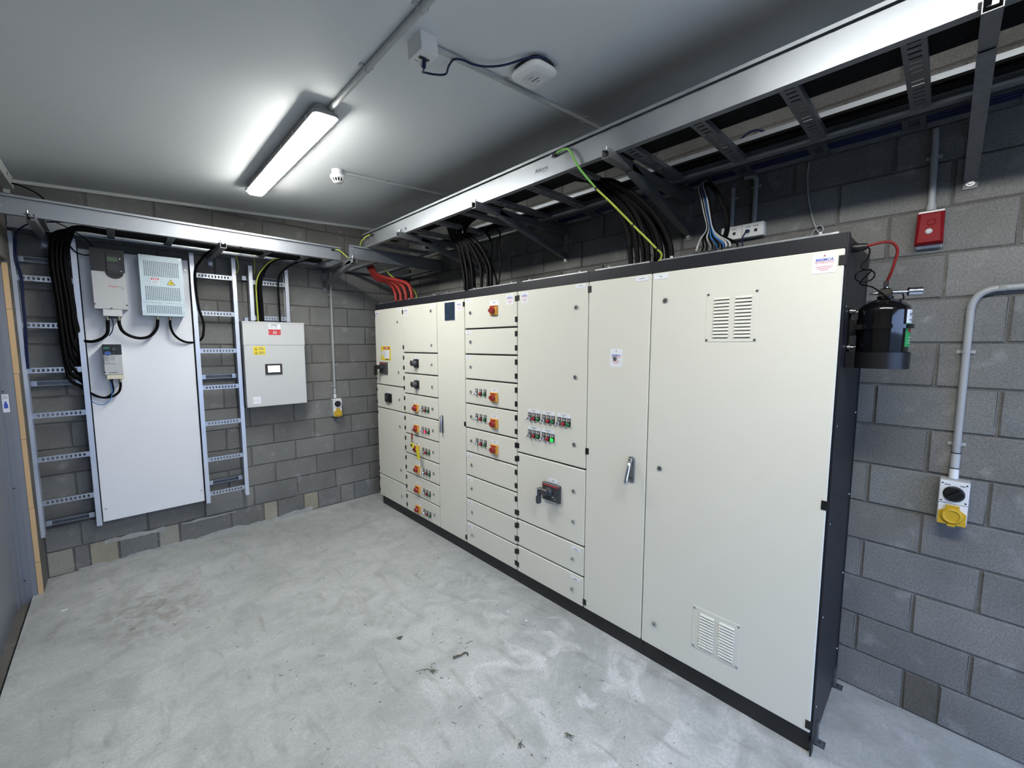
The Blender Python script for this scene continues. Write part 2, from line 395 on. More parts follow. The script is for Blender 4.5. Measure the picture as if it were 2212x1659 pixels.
# ceiling edge trims
tb = B().sweep([(0, 0), (0.022, 0), (0.022, 0.024), (0, 0.024)], (-3.17, -0.001, ceil_z(-3.17) - 0.024), (-0.02, -0.001, ceil_z(-0.02) - 0.024), (0, -1, 0), (0, 0, 1))
struct('trim_1', tb, trimm)
struct('trim_2', B().box(-3.184, -3.158, -6.7, -0.001, ceil_z(-3.17) - 0.03, ceil_z(-3.17) - 0.002), trimm)

# steel door in the left wall, its frame and the raw packing timber beside it
dr = root('door_1', None, None, None, (-3.29, -0.265, 0), kind='structure'); dr['label'] = 'grey steel door and frame beside the left cable ladder'
B().box(-0.05, -0.012, -1.82, -0.002, -0.04, 2.30).build('door_leaf', doorm, dr)
fb = B().prism([(-0.004, -0.06), (0.0, 0.0), (0.048, 0.0), (0.050, 0.012), (0.076, 0.014), (0.076, 0.02), (-0.06, 0.02), (-0.06, -0.06)], -0.045, 2.33)
fb.prism([(0.019, -0.0015), (0.023, -0.0015), (0.023, 0.001), (0.019, 0.001)], -0.045, 2.30)
fb.box(-0.06, 0.05, -1.84, 0.012, 2.30, 2.34)
fb.build('door_frame', doorm, dr)
for zz in (0.134, 0.806, 1.48, 2.12):
    B().cyl((0.024, 0.0, zz), (0.024, -0.004, zz), 0.006, n=10).build('screw', dgreyp, dr)
st = B().box(0.016, 0.046, -0.0016, 0, 1.338, 1.461).box(0.022, 0.040, -0.002, 0, 1.365, 1.395, 1).box(0.025, 0.036, -0.002, 0, 1.395, 1.412, 1)
for i in range(4): st.box(0.020, 0.041, -0.002, 0, 1.43 + i * 0.006, 1.432 + i * 0.006, 2)
st.build('sticker', [lblw, inkb, inkg], dr)
wt = root('trim_4', None, None, None, (-3.213, -0.2445, 0), kind='structure'); wt['label'] = 'raw timber packing strip beside the door frame'
zz = 0.0
for h in (0.24, 0.4, 0.5, 0.46, 0.44, 0.31):
    B().box(0.0005, 0.026 + random.uniform(-0.003, 0.002), -0.004, 0.0006, zz, zz + h - 0.003).build('timber_packer', wood, wt); zz += h

# ------------------------------------------------------------------ motor control switchboard: seven cabinet sections in a row
S = 1.0109; D = 0.6235; YB = [-0.327, -0.928, -1.533, -1.937, -2.5497, -3.1602, -3.566, -4.3716]
VT, VB = 2.1705, 0.1104
lock_me = B().cyl((0, 0, 0), (0, 0, 0.007), 0.013, 0.012, 14).cyl((0, 0, 0.007), (0, 0, 0.0085), 0.008, n=12, m=1).box(-0.0015, 0.0015, -0.006, 0.006, 0.008, 0.0095, 2).mesh('lock', [chrome, steelbolt, blackp])
hinge_me = B().slab(-0.012, 0.012, -0.0195, 0.0195, -0.002, 0.0025, c=0.001).box(-0.003, 0.004, -0.01, 0.01, 0.0025, 0.0032).mesh('hinge', blackp)
screw_me = B().cyl((0, 0, 0), (0, 0, 0.003), 0.0065, 0.005, 10).box(-0.004, 0.004, -0.0008, 0.0008, 0.003, 0.0033, 1).mesh('screw', [steelbolt, blackp])
def lamp_me(kind):
    b = B(); w_, h = 0.0145, 0.055
    b.prism([(-w_, 0), (w_, 0), (w_, -h + 0.014)] + [(w_ * math.cos(math.radians(-q)), -h + 0.0145 + 0.0145 * math.sin(math.radians(-q)) - 0.0) for q in (30, 60, 90, 120, 150)] + [(-w_, -h + 0.014)], 0, 0.004)
    b.slab(-0.0115, 0.0115, -0.021, -0.004, 0.004, 0.0052, m=2)
    for i in range(3): b.box(-0.008, 0.008, -0.0085 - i * 0.0045, -0.0068 - i * 0.0045, 0.0052, 0.0055, 3)
    o = (0, -h + 0.0165, 0.004)
    if kind == 'sel':
        b.lathe([(0.0135, 0), (0.0135, 0.008), (0.0095, 0.013), (0.0085, 0.016)], o, (0, 0, 1), 14, 1)
        b.tube([(0, o[1], 0.016), (0.001, o[1] - 0.003, 0.032)], 0.0045, 8, m=1, smoothpath=False, rend=0.006)
        b.lathe([(0.0058, 0), (0.0072, 0.006), (0.006, 0.014), (0.002, 0.016)], (0.001, o[1] - 0.003, 0.031), (0.03, -0.15, 1), 10, 1)
    else:
        b.lathe([(0.0145, 0), (0.0145, 0.006), (0.0135, 0.007)], o, (0, 0, 1), 14, 0)
        b.lathe([(0.0130, 0.004), (0.0130, 0.010), (0.0105, 0.0135), (0.004, 0.015)], o, (0, 0, 1), 14, 1)
    m1 = {'sel': chrome, 'red': redl, 'green': grnl, 'redon': redon, 'greenon': grnon}[kind]
    return b.mesh('indicator_lamp' if kind != 'sel' else 'selector_switch', [blackp, m1, MATS['grey_ink'] if False else lgreyp, ink])
LAMP = {k: lamp_me(k) for k in ('sel', 'red', 'green', 'redon', 'greenon')}
isol_me = B().slab(0, 0.078, 0, 0.072, 0, 0.016, r=0.004, c=0.004).lathe([(0.026, 0.016), (0.026, 0.024), (0.0235, 0.028), (0.0225, 0.036), (0.019, 0.040)], (0.038, 0.034, 0), (0, 0, 1), 18, 1) \
    .slab(0.012, 0.032, 0.026, 0.042, 0.03, 0.042, r=0.004, c=0.003, m=1).slab(0.008, 0.07, 0.058, 0.068, 0.016, 0.0165, m=1).mesh('isolator_switch', [amber, redk])
rot_me = B().slab(0, 0.077, 0, 0.078, 0, 0.014, r=0.004, c=0.003).lathe([(0.030, 0.014), (0.030, 0.028), (0.026, 0.03), (0.0255, 0.056), (0.022, 0.06)], (0.036, 0.040, 0), (0, 0, 1), 20, 1) \
    .lathe([(0.014, 0.06), (0.013, 0.063)], (0.036, 0.040, 0), (0, 0, 1), 14, 0).slab(0.030, 0.042, 0.044, 0.068, 0.06, 0.066, r=0.002, m=0).mesh('rotary_switch', [blackp, dgreyp])
vent_me = {}
def label_plate(d, u0, u1, v0, v1, txt=None, lines=1, thick=0.002):
    b = B().slab(0, u1 - u0, 0, v1 - v0, 0, thick, c=0.0006); W_, H_ = u1 - u0, v1 - v0
    if txt: b.text(txt, 0.010, W_ / 2, H_ / 2 - 0.0036, thick + 0.0003, 1, 0.02, align='CENTER')
    else:
        for i in range(lines):
            lw = W_ * (0.30 + 0.2 * random.random()) if i == 0 else W_ * 0.16
            vv = H_ / 2 + 0.0055 * (lines - 1) / 1 - i * 0.009
            b.box(W_ / 2 - lw / 2, W_ / 2 + lw / 2, vv - 0.0016, vv + 0.0016, thick, thick + 0.0003, 2)
    b.build('label_plate', [lblw, ink, inkg], d, (u0, v0, 0))
def logo(d, u0, u1, v0, v1, big=False):
    W_, H_ = u1 - u0, v1 - v0; b = B().slab(0, W_, 0, H_, 0, 0.0012, r=0.003, m=0); n = 0.0015; x = W_ / 2
    k = W_ / 0.08
    top = H_ - 0.012 * k
    fl = [(-4, -9), (4, -9), (6, -4), (4.5, 0), (3.4, 3), (1.2, 5), (0.8, 9.5), (-1.6, 5), (-4.4, 1), (-6, -4)]
    b.add([(x + a * 0.00062 * k, top + q * 0.00062 * k, n) for a, q in fl], [list(range(len(fl)))], 4)
    fi = [(-2, -8.4), (2.2, -8.4), (2.6, -4.5), (0.6, -0.5), (-1.8, -3.2), (-3, -6)]
    b.add([(x + a * 0.00062 * k, top + q * 0.00062 * k, n + 0.0002) for a, q in fi], [list(range(len(fi)))], 0)
    ty = H_ * 0.60
    b.text('BREMCA', 0.0145 * k, x, ty, n, 1, 0.03, 0.15, 1.06, 0, 'CENTER')
    b.box(x - 0.034 * k, x + 0.034 * k, ty - 0.004 * k, ty - 0.0025 * k, n - 0.001, n, 3)
    b.text('FIRE SYSTEM INSTALLED', 0.0056 * k, x, ty - 0.010 * k, n, 3, 0.012, 0, 1.0, 0, 'CENTER')
    for i, lw in enumerate((0.058, 0.046, 0.028)):
        y_ = H_ * 0.30 - i * 0.0068 * k
        b.box(x - lw / 2 * k, x + lw / 2 * k, y_, y_ + 0.0034 * k, n - 0.001, n, 2)
    b.build('sticker', [lblw, inkb, inkp, inkr, redk], d, (u0, v0, 0))
def lock(d, u, v): inst('lock', lock_me, d, (u, v, 0), (0, 0, random.uniform(-0.3, 0.3)))
def hinges(d, u, vs):
    for v in vs: inst('hinge', hinge_me, d, (u, v, 0))
def trio(d, u, v, pitch, kinds=('sel', 'red', 'green')):
    for i, kk in enumerate(kinds):
        o = inst('selector_switch' if kk == 'sel' else 'indicator_lamp', LAMP[kk], d, (u + pitch * i, v, 0))
        if kk == 'greenon': o['label'] = 'lit green indicator lamp'
        if kk == 'redon': o['label'] = 'lit red indicator lamp'
def isolator(d, u, v, lab=True):
    inst('isolator_switch', isol_me, d, (u, v, 0))
    if lab: label_plate(d, u, u + 0.078, v + 0.074, v + 0.102, lines=2)
def louvre(d, u0, u1, v0, v1, dirn):
    # screwed-on plate with two columns of pressed louvres
    b = B().slab(u0, u1, v0, v1, 0, 0.0022, c=0.0008); W_ = u1 - u0
    rows = 12; a0, a1 = v0 + 0.026, v1 - 0.03
    for c0, c1 in ((u0 + 0.036, u0 + 0.105), (u0 + 0.130, u0 + 0.199)):
        for i in range(rows):
            va = a0 + (a1 - a0) * i / (rows - 1)
            b.sweep([(va - 0.0052, 0.002), (va - 0.0052, 0.0085), (va - 0.003, 0.009), (va + 0.0065, 0.002)], (c0, 0, 0), (c1, 0, 0), (0, 1, 0), (0, 0, 1))
            b.box(c0 + 0.002, c1 - 0.002, va - 0.0078, va - 0.0051, 0.0021, 0.0026, 1)
    p = b.build('vent_plate', [cream, blackhole], d)
    for uu in (u0 + 0.008, u1 - 0.008):
        for vv in (v0 + 0.008, v1 - 0.008): inst('screw', screw_me, d, (uu, vv, 0.002))
def swing_handle(d, u, v0, v1, open_=0.0):
    b = B().slab(-0.019, 0.019, v0, v1, 0, 0.008, r=0.012, c=0.003, m=2)
    h = v1 - v0; t = [(0.0, v1 - 0.02, 0.012), (0.004, v1 - 0.05, 0.018 + open_ * 0.4), (0.006, v0 + 0.03, 0.022 + open_), (0.006, v0 + 0.008, 0.022 + open_)]
    b.tube(t, 0.009, 8, m=0, rend=0.012); b.lathe([(0.011, 0.008), (0.011, 0.02), (0.008, 0.024)], (0, v1 - 0.018, 0), (0, 0, 1), 12, 0)
    b.lathe([(0.009, 0.008), (0.009, 0.014), (0.006, 0.016)], (-0.002, v0 + 0.03, 0), (0, 0, 1), 12, 1)
    b.build('swing_handle', [chrome, dgreyp, galvd], d, (u, 0, 0))['label'] = 'chrome swing handle'
def big_isolator(d, u0, u1, v0, v1, mark=False):
    W_, H_ = u1 - u0, v1 - v0
    b = B().slab(0, W_, 0, H_, 0, 0.018, r=0.006, c=0.004)
    b.box(0.008, W_ - 0.008, H_ - 0.016, H_ - 0.008, 0.0175, 0.0186, 2)
    b.lathe([(0.030, 0.018), (0.030, 0.03), (0.026, 0.034), (0.024, 0.05)], (W_ * 0.42, H_ * 0.55, 0), (0, 0, 1), 18, 1)
    b.slab(W_ * 0.02, W_ * 0.56, H_ * 0.42, H_ * 0.76, 0.05, 0.072, r=0.012, c=0.005, m=1)
    b.slab(-0.004, 0.026, -0.02, H_ * 0.74, 0.052, 0.080, r=0.010, c=0.006, m=1)
    if mark: b.slab(0.004, 0.011, H_ * 0.32, H_ * 0.70, 0.079, 0.0812, m=3); b.slab(W_ * 0.58, W_ * 0.70, H_ * 0.26, H_ * 0.30, 0.018, 0.0185, m=3); b.slab(W_ * 0.70, W_ * 0.80, H_ * 0.14, H_ * 0.22, 0.018, 0.0185, m=4)
    b.build('isolator_handle', [dgreyp, blackp if not mark else dgreyp, inkr, lblw, inkg], d, (u0, v0, 0))['label'] = 'dark grey lever isolator'

CABLAB = ['narrow-end cream cabinet with grey lever isolator and danger sticker, nearest the back wall',
          'cream cabinet of nine stacked doors, six with red-amber isolators, hung with a yellow padlock',
          'slim full-height cream cabinet with a dark touchscreen and chrome swing handle',
          'cream cabinet of ten drawer-like doors with one emergency stop switch at the top',
          'cream cabinet with five grouped indicator rows and a lever isolator with white mark',
          'slim full-height cream cabinet with a lock set in a sticker and open chrome handle',
          'widest cream cabinet with two louvred vents, carrying the black gas cylinder']
CAB = []; DOORS = []
for i in range(7):
    W_ = YB[i] - YB[i + 1]
    r = root('switchboard_cabinet', CABLAB[i], 'cabinet', RIGHT, (-D, YB[i], 0), 'cabinets of the switchboard row')
    e = 0.0006
    b = B().box(e, W_ - e, 0.1, 2.232, -D + 0.004, -0.019)
    b.box(e, W_ - e, VT + 0.003, 2.232, -0.019, -0.008)
    if i == 6:
        b.box(W_ - 0.012, W_ - e, 0.1, VT, -0.019, -0.006)
    b.build('body', charcoal, r)
    pa = 0.014 if i == 0 else e
    B().box(pa, W_ - (0.008 if i == 6 else e), 0, 0.1, -D + 0.03, -0.03).build('plinth', plinthm, r)
    rp = B()
    rp.box(0.05, W_ - 0.05, 2.2325, 2.2385, -0.56, -0.045)
    for uu in ([0.09, W_ - 0.09] if W_ > 0.45 else [0.12]):
        rp.cyl((uu, 2.2425, -0.030), (uu, 2.251, -0.030), 0.008, n=8)
    rp.box(0.03, W_ - 0.03, 2.2325, 2.2425, -0.036, -0.024)
    rp.build('roof_plate', steelbolt if False else galv, r)
    CAB.append((r, W_)); DOORS.append([])
def mkdoors(i, cuts):
    r, W_ = CAB[i]; g, gu = 0.0058, 0.0032; E_ = [VB] + cuts + [VT]; out = []
    for a, bb in zip(E_, E_[1:]):
        d = B().slab(gu, W_ - gu, a + (g if a != VB else 0), bb - (g if bb != VT else 0), -0.0185, 0, r=0.006, c=0.0035).build('door', cream, r)
        out.append((d, a, bb))
    DOORS[i] = out[::-1]; return DOORS[i]      # top door first
G = lambda k: 0.1 + 0.2026 * k
# 1: isolator cabinet
d = mkdoors(0, [0.354, 1.111, 1.368])
for (q, a, bb) in d: hinges(q, 0.004, [a + 0.06, bb - 0.06] if bb - a > 0.3 else [a + 0.06, bb - 0.06])
for q, vs in ((0, (2.025, 1.518)), (1, (1.236,)), (2, (0.959, 0.502)), (3, (0.221,))):
    for v in vs: lock(d[q][0], 0.505, v)
b = B().slab(0, 0.215, 0, 0.148, 0, 0.0014, r=0.003, m=0).box(0.058, 0.196, 0.116, 0.140, 0.001, 0.0018, 1).text('DANGER', 0.019, 0.127, 0.121, 0.0021, 2, 0.03, align='CENTER')
b.add([(0.008, 0.110, 0.0016), (0.05, 0.110, 0.0016), (0.029, 0.142, 0.0016)], [(0, 1, 2)], 3).box(0.06, 0.19, 0.02, 0.108, 0.001, 0.0016, 2).box(0.01, 0.055, 0.05, 0.10, 0.001, 0.0016, 2)
for j in range(6): b.box(0.064, 0.10, 0.034 + j * 0.011, 0.037 + j * 0.011, 0.0016, 0.0019, 4)
for j in range(4): b.box(0.013, 0.05, 0.056 + j * 0.011, 0.059 + j * 0.011, 0.0016, 0.0019, 4)
b.box(0.09, 0.17, 0.006, 0.014, 0.0012, 0.0018, 5).box(0.01, 0.05, 0.01, 0.04, 0.0012, 0.0016, 3)
b.build('sticker', [yel, redprint, lblw, yel, inkg, ink], d[0][0], (0.126, 1.634, 0))['label'] = 'danger warning sticker with a red header'
big_isolator(d[0][0], 0.109, 0.270, 1.490, 1.613)
label_plate(d[0][0], 0.494, 0.570, 2.139, 2.162); logo(d[0][0], 0.016, 0.090, 2.087, 2.156)
b = B().slab(0, 0.128, 0, 0.093, 0, 0.014, r=0.004, c=0.003).slab(0.022, 0.106, 0.008, 0.088, 0.014, 0.030, r=0.003, c=0.003).slab(0.045, 0.083, 0.04, 0.078, 0.030, 0.042, c=0.003, m=1)
b.build('circuit_breaker', [blackp, dgreyp], d[1][0], (0.212, 1.190, 0)); label_plate(d[1][0], 0.25, 0.315, 1.285, 1.306)
label_plate(d[2][0], 0.503, 0.577, 1.071, 1.093); label_plate(d[3][0], 0.500, 0.570, 0.309, 0.325)
# 2: nine doors
d = mkdoors(1, [G(k) for k in range(1, 9)])
for (q, a, bb) in d: hinges(q, 0.006, [a + 0.052, bb - 0.052])
lock(d[0][0], 0.517, 2.10); lock(d[0][0], 0.517, 1.793)
for q, a, bb in d[1:]: lock(q, 0.517, (a + bb) / 2 - 0.003)
logo(d[0][0], 0.033, 0.111, 2.082, 2.155); label_plate(d[0][0], 0.513, 0.582, 2.131, 2.163)
for j in (1, 2):
    q, a, bb = d[j]; inst('rotary_switch', rot_me, q, (0.213, bb - 0.139, 0)); label_plate(q, 0.222, 0.285, bb - 0.059, bb - 0.032, lines=2)
for j in range(3, 9):
    q, a, bb = d[j]
    isolator(q, 0.192, bb - 0.164); trio(q, 0.339, bb - 0.096, 0.0515, ('sel', 'redon' if j == 4 else 'red', 'green'))
# 3: touchscreen cabinet
d = mkdoors(2, [])
hinges(d[0][0], 0.396, [2.126, 1.137, 0.154])
b = B().slab(0, 0.156, 0, 0.160, 0, 0.002, m=0).slab(0.006, 0.150, 0.005, 0.155, 0.002, 0.006, r=0.003, c=0.001, m=1)
b.build('touchscreen', [lblw, screen], d[0][0], (0.124, 2.000, 0))['label'] = 'dark blue touchscreen'
logo(d[0][0], 0.294, 0.368, 2.079, 2.153); swing_handle(d[0][0], 0.062, 1.012, 1.170)
# 4: ten doors
d = mkdoors(3, [G(k) for k in range(1, 10)])
for (q, a, bb) in d: hinges(q, 0.602, [a + 0.054, bb - 0.048])
lock(d[0][0], 0.080, 2.051)
for q, a, bb in d[1:]: lock(q, 0.080, (a + bb) / 2 - 0.002)
label_plate(d[0][0], 0.012, 0.087, 2.134, 2.164, lines=2)
for j in (1, 2): label_plate(d[j][0], 0.012, 0.087, d[j][2] - 0.040, d[j][2] - 0.014, lines=2)
for j in (6, 7, 8, 9): label_plate(d[j][0], 0.011, 0.088, d[j][2] - 0.045, d[j][2] - 0.020, 'SPARE')
logo(d[0][0], 0.501, 0.575, 2.086, 2.159)
inst('isolator_switch', isol_me, d[0][0], (0.327, 2.018, 0)); label_plate(d[0][0], 0.317, 0.420, 2.090, 2.128, lines=2)
for j in (3, 4, 5):
    q, a, bb = d[j]; isolator(q, 0.328, bb - 0.157); trio(q, 0.151, bb - 0.071, 0.0515)
# 5: grouped indicators
d = mkdoors(4, [0.3095, 0.5115, 1.017])
for (q, a, bb) in d: hinges(q, 0.011, [a + 0.050, bb - 0.046])
for q, vs in ((0, (2.026, 1.594, 1.164)), (1, (0.859, 0.656)), (2, (0.404,)), (3, (0.196,))):
    for v in vs: lock(d[q][0], 0.522, v)
logo(d[0][0], 0.039, 0.110, 2.088, 2.160); label_plate(d[0][0], 0.514, 0.591, 2.141, 2.165)
for u0, v0, kk in ((0.112, 1.325, 'green'), (0.244, 1.325, 'green'), (0.376, 1.325, 'green'), (0.112, 1.203, 'green'), (0.243, 1.203, 'greenon')):
    label_plate(d[0][0], u0, u0 + 0.112, v0, v0 + 0.025, lines=2); trio(d[0][0], u0 + 0.017, v0 - 0.001, 0.0405, ('sel', 'red', kk))
big_isolator(d[1][0], 0.262, 0.417, 0.744, 0.864, True); label_plate(d[1][0], 0.309, 0.387, 0.868, 0.896, lines=2)
for j in (2, 3): label_plate(d[j][0], 0.508, 0.584, d[j][2] - 0.047, d[j][2] - 0.024, 'SPARE')
# 6: slim cabinet with handle
d = mkdoors(5, [])
hinges(d[0][0], 0.010, [2.126, 1.139, 0.150]); label_plate(d[0][0], 0.311, 0.386, 2.138, 2.164)
logo(d[0][0], 0.162, 0.240, 1.670, 1.772); lock(d[0][0], 0.195, 1.717); swing_handle(d[0][0], 0.318, 1.018, 1.167, 0.045)
# 7: widest cabinet
d = mkdoors(6, [])
hinges(d[0][0], 0.797, [2.125, 1.135, 0.148]); label_plate(d[0][0], 0.014, 0.090, 2.136, 2.163, 'PLC')
for v in (2.024, 1.136, 0.247): lock(d[0][0], 0.080, v)
louvre(d[0][0], 0.287, 0.512, 1.810, 2.042, 1); louvre(d[0][0], 0.287, 0.512, 0.234, 0.457, 1)
logo(d[0][0], 0.700, 0.779, 2.082, 2.162)
r, W_ = CAB[6]
B().box(W_, W_ + 0.003, 0.02, 2.222, -D + 0.03, -0.052).box(W_, W_ + 0.006, 0.0, 2.232, -D + 0.004, -D + 0.03).box(W_, W_ + 0.006, 0.0, 2.232, -0.050, -0.008).build('side_panel', charcoal, r)
sside = B().cyl((0, 0, 0), (0.003, 0, 0), 0.006, 0.0045, 8).mesh('screw', steelbolt)
for v in (0.2, 0.62, 1.04, 1.46, 1.95): inst('screw', sside, r, (W_ + 0.003, v, -0.066))
for v in (0.2, 0.62, 1.04, 1.46, 1.95): inst('screw', sside, r, (W_ + 0.003, v, -D + 0.046))
for n0 in (-0.10, -D + 0.07):
    B().box(W_ + 0.003, W_ + 0.012, 0.0, 0.10, n0 - 0.03, n0 + 0.012).box(W_ + 0.003, W_ + 0.04, 0.0, 0.006, n0 - 0.03, n0 + 0.012).cyl((W_ + 0.026, 0.006, n0 - 0.009), (W_ + 0.026, 0.014, n0 - 0.009), 0.008, n=6).build('floor_bracket', galvd, r)

# lockout on the fifth door of the second cabinet
yk = YB[1]
def cabpt(u, v, n): return (-D - n, yk - u, v)
hb = B().tube([cabpt(0.230, 0.990, 0.0405), cabpt(0.226, 0.984, 0.052), cabpt(0.226, 0.965, 0.054), cabpt(0.226, 0.935, 0.054)], 0.0035, 6, m=1)
hb.box(-D - 0.058, -D - 0.050, yk - 0.235, yk - 0.217, 0.890, 0.942, 0)
free('lockout_hasp', hb, [redk, steelbolt], 'red lockout hasp hooked through an amber isolator knob', 'hasp')
pk = root('padlock', 'small yellow padlock hanging from the red lockout hasp', 'padlock', RIGHT, cabpt(0.226, 0.808, 0.054))
B().slab(-0.021, 0.021, 0, 0.042, -0.009, 0.009, r=0.005, c=0.003).slab(-0.014, 0.014, 0.010, 0.032, 0.009, 0.0096, m=1).build('lock_body', [yellowtag, ink], pk)
B().tube([(-0.013, 0.042, 0), (-0.013, 0.075, 0), (-0.008, 0.086, 0), (0, 0.090, 0), (0.008, 0.086, 0), (0.013, 0.075, 0), (0.013, 0.042, 0)], 0.0032, 7).build('shackle', dgreyp, pk)
tg = root('lockout_tag', 'yellow plastic lockout tag hanging beside the padlock', 'tag', RIGHT, cabpt(0.328, 0.706, 0.046))
tg.rotation_mode = 'XYZ'; tg.matrix_world = tg.matrix_world @ Matrix.Rotation(math.radians(14), 4, 'Z')
B().add([(x + 0.018 * (y - 0.11) * -3, y, n) for x, y, n in [(-0.024, 0, 0), (0.024, 0, 0), (0.024, 0.11, 0), (0.010, 0.128, 0), (-0.010, 0.128, 0), (-0.024, 0.11, 0), (-0.024, 0, 0.0015), (0.024, 0, 0.0015), (0.024, 0.11, 0.0015), (0.010, 0.128, 0.0015), (-0.010, 0.128, 0.0015), (-0.024, 0.11, 0.0015)]],
         [(5, 4, 3, 2, 1, 0), (6, 7, 8, 9, 10, 11)] + [(i, (i + 1) % 6, 6 + (i + 1) % 6, 6 + i) for i in range(6)]).build('tag_plate', yellowtag, tg)
B().tube([(-0.006, 0.122, 0.001), (-0.030, 0.150, 0.004), (-0.062, 0.176, 0.006)], 0.0015, 5).build('tie', whitep, tg)

# ------------------------------------------------------------------ cable ladders on the back wall
def slotted(L, h, n, sw, sh, t=0.0018, fl=0.016, margin=0.02):
    # a slotted rung: u along its length, v across, n toward the viewer (real slots)
    b = B(); v = sh / 2
    b.box(0, L, v, h / 2, -t, 0).box(0, L, -h / 2, -v, -t, 0)
    p = (L - 2 * margin) / n; x = 0
    for i in range(n):
        c = margin + p * (i + 0.5); b.box(x, c - sw / 2, -v, v, -t, 0); x = c + sw / 2
    b.box(x, L, -v, v, -t, 0)
    b.box(0, L, h / 2 - t, h / 2, -fl, -t).box(0, L, -h / 2, -h / 2 + t, -fl, -t)
    return b
def rail_v(h, flip):
    s = -1 if flip else 1; b = B(); X = lambda a, c: tuple(sorted((s * a, s * c)))
    b.box(*X(0, 0.0025), 0, h, 0.045, 0.12).box(*X(0.0025, 0.031), 0, h, 0.1175, 0.12).box(*X(0.0025, 0.031), 0, h, 0.045, 0.0475)
    b.box(*X(0.0285, 0.031), 0, h, 0.108, 0.1175).box(*X(0.0285, 0.031), 0, h, 0.0475, 0.058)
    return b
rungv = slotted(0.272, 0.040, 10, 0.0115, 0.020).mesh('rung', galv)
def ladder(x0, x1, z0, z1, rungs, label, name='cable_ladder'):
    r = root(name, label, 'cable ladder', BACK, (x0, 0, z0), 'vertical cable ladders on the back wall'); Wd = x1 - x0
    rail_v(z1 - z0, False).build('side_rail', railb, r); rail_v(z1 - z0, True).build('side_rail', railb, r, (Wd, 0, 0))
    for z in rungs: inst('rung', rungv, r, (0.029, z - z0, 0.112)).scale = ((Wd - 0.058) / 0.272, 1, 1)
    return r
ladder(-3.195, -2.860, 0.367, 2.585, [2.270, 1.937, 1.611, 1.280, 0.953, 0.623], 'cable ladder nearest the door, left of the white board')
ladder(-2.187, -1.852, 0.360, 2.585, [2.402, 2.075, 1.743, 1.415, 1.088, 0.757, 0.442], 'cable ladder between the white board and the grey wall panel')
ladder(-1.752, -1.414, 2.024, 2.533, [2.384, 2.052], 'short cable ladder above the grey wall panel')
def cchan(p0, p1, A, Bv, b=None, w_=0.041, d=0.041, t=0.0025, m=0):
    # strut channel: A across its mouth, Bv from its back toward its mouth
    b = b or B(); h = w_ / 2
    for q in ([(-h, 0), (h, 0), (h, t), (-h, t)], [(-h, t), (-h + t, t), (-h + t, d), (-h, d)], [(h - t, t), (h, t), (h, d), (h - t, d)],
              [(-h + t, d - t), (-h + 0.009, d - t), (-h + 0.009, d), (-h + t, d)], [(h - 0.009, d - t), (h - t, d - t), (h - t, d), (h - 0.009, d)]):
        b.sweep(q, p0, p1, A, Bv, m)
    return b
def strut(x0, x1, z, label, dep=0.041):
    r = root('strut_channel', label, 'strut channel', BACK, (x0, 0, z), 'strut channels fixing the cable ladders to the back wall')
    cchan((0, 0, 0.001), (x1 - x0, 0, 0.001), (0, 1, 0), (0, 0, 1), d=dep).build('channel', galvd, r)
    for u in (0.016, x1 - x0 - 0.016):
        B().box(u - 0.016, u + 0.016, -0.02, 0.02, dep + 0.001, dep + 0.0045).cyl((u, 0, dep + 0.0045), (u, 0, dep + 0.010), 0.007, n=6).build('clamp', galv, r)
strut(-3.162, -2.90, 2.410, 'uppermost strut channel behind the cable ladder nearest the door')
strut(-3.162, -2.90, 1.511, 'middle strut channel behind the cable ladder nearest the door')
strut(-3.162, -2.90, 0.446, 'lowest strut channel behind the cable ladder nearest the door')
strut(-2.152, -1.886, 1.507, 'upper strut channel behind the cable ladder beside the grey wall panel')
strut(-2.152, -1.886, 0.525, 'lower strut channel behind the cable ladder beside the grey wall panel')
strut(-1.792, -1.40, 2.424, 'upper strut channel behind the short cable ladder above the wall panel')
strut(-1.792, -1.40, 2.035, 'lower strut channel behind the short cable ladder above the wall panel')

# white board between the ladders
wbd = root('mounting_board', 'large white mounting board between the two tall cable ladders', 'board', BACK, (-2.8535, 0, 0.386))
B().slab(0, 0.656, 0, 2.132, 0.084, 0.100, c=0.001).build('board', boardm, wbd)
for u in (0.02, 0.636):
    for v in (0.10, 2.05): inst('screw', screw_me, wbd, (u, v, 0.1))
for v in (0.06, 1.125, 2.02):
    cchan((-0.0, v, 0.001), (0.656, v, 0.001), (0, 1, 0), (0, 0, 1), d=0.0825).build('batten', galvd, wbd)

def gland(b, u, v, n, m=0, d=(0, -1, 0), r=0.015):
    d = Vector(d); o = Vector((u, v, n))
    b.cyl(o, o + d * 0.012, r, n=8, m=m).cyl(o + d * 0.012, o + d * 0.030, r * 0.82, r * 0.7, 12, m)
    return b
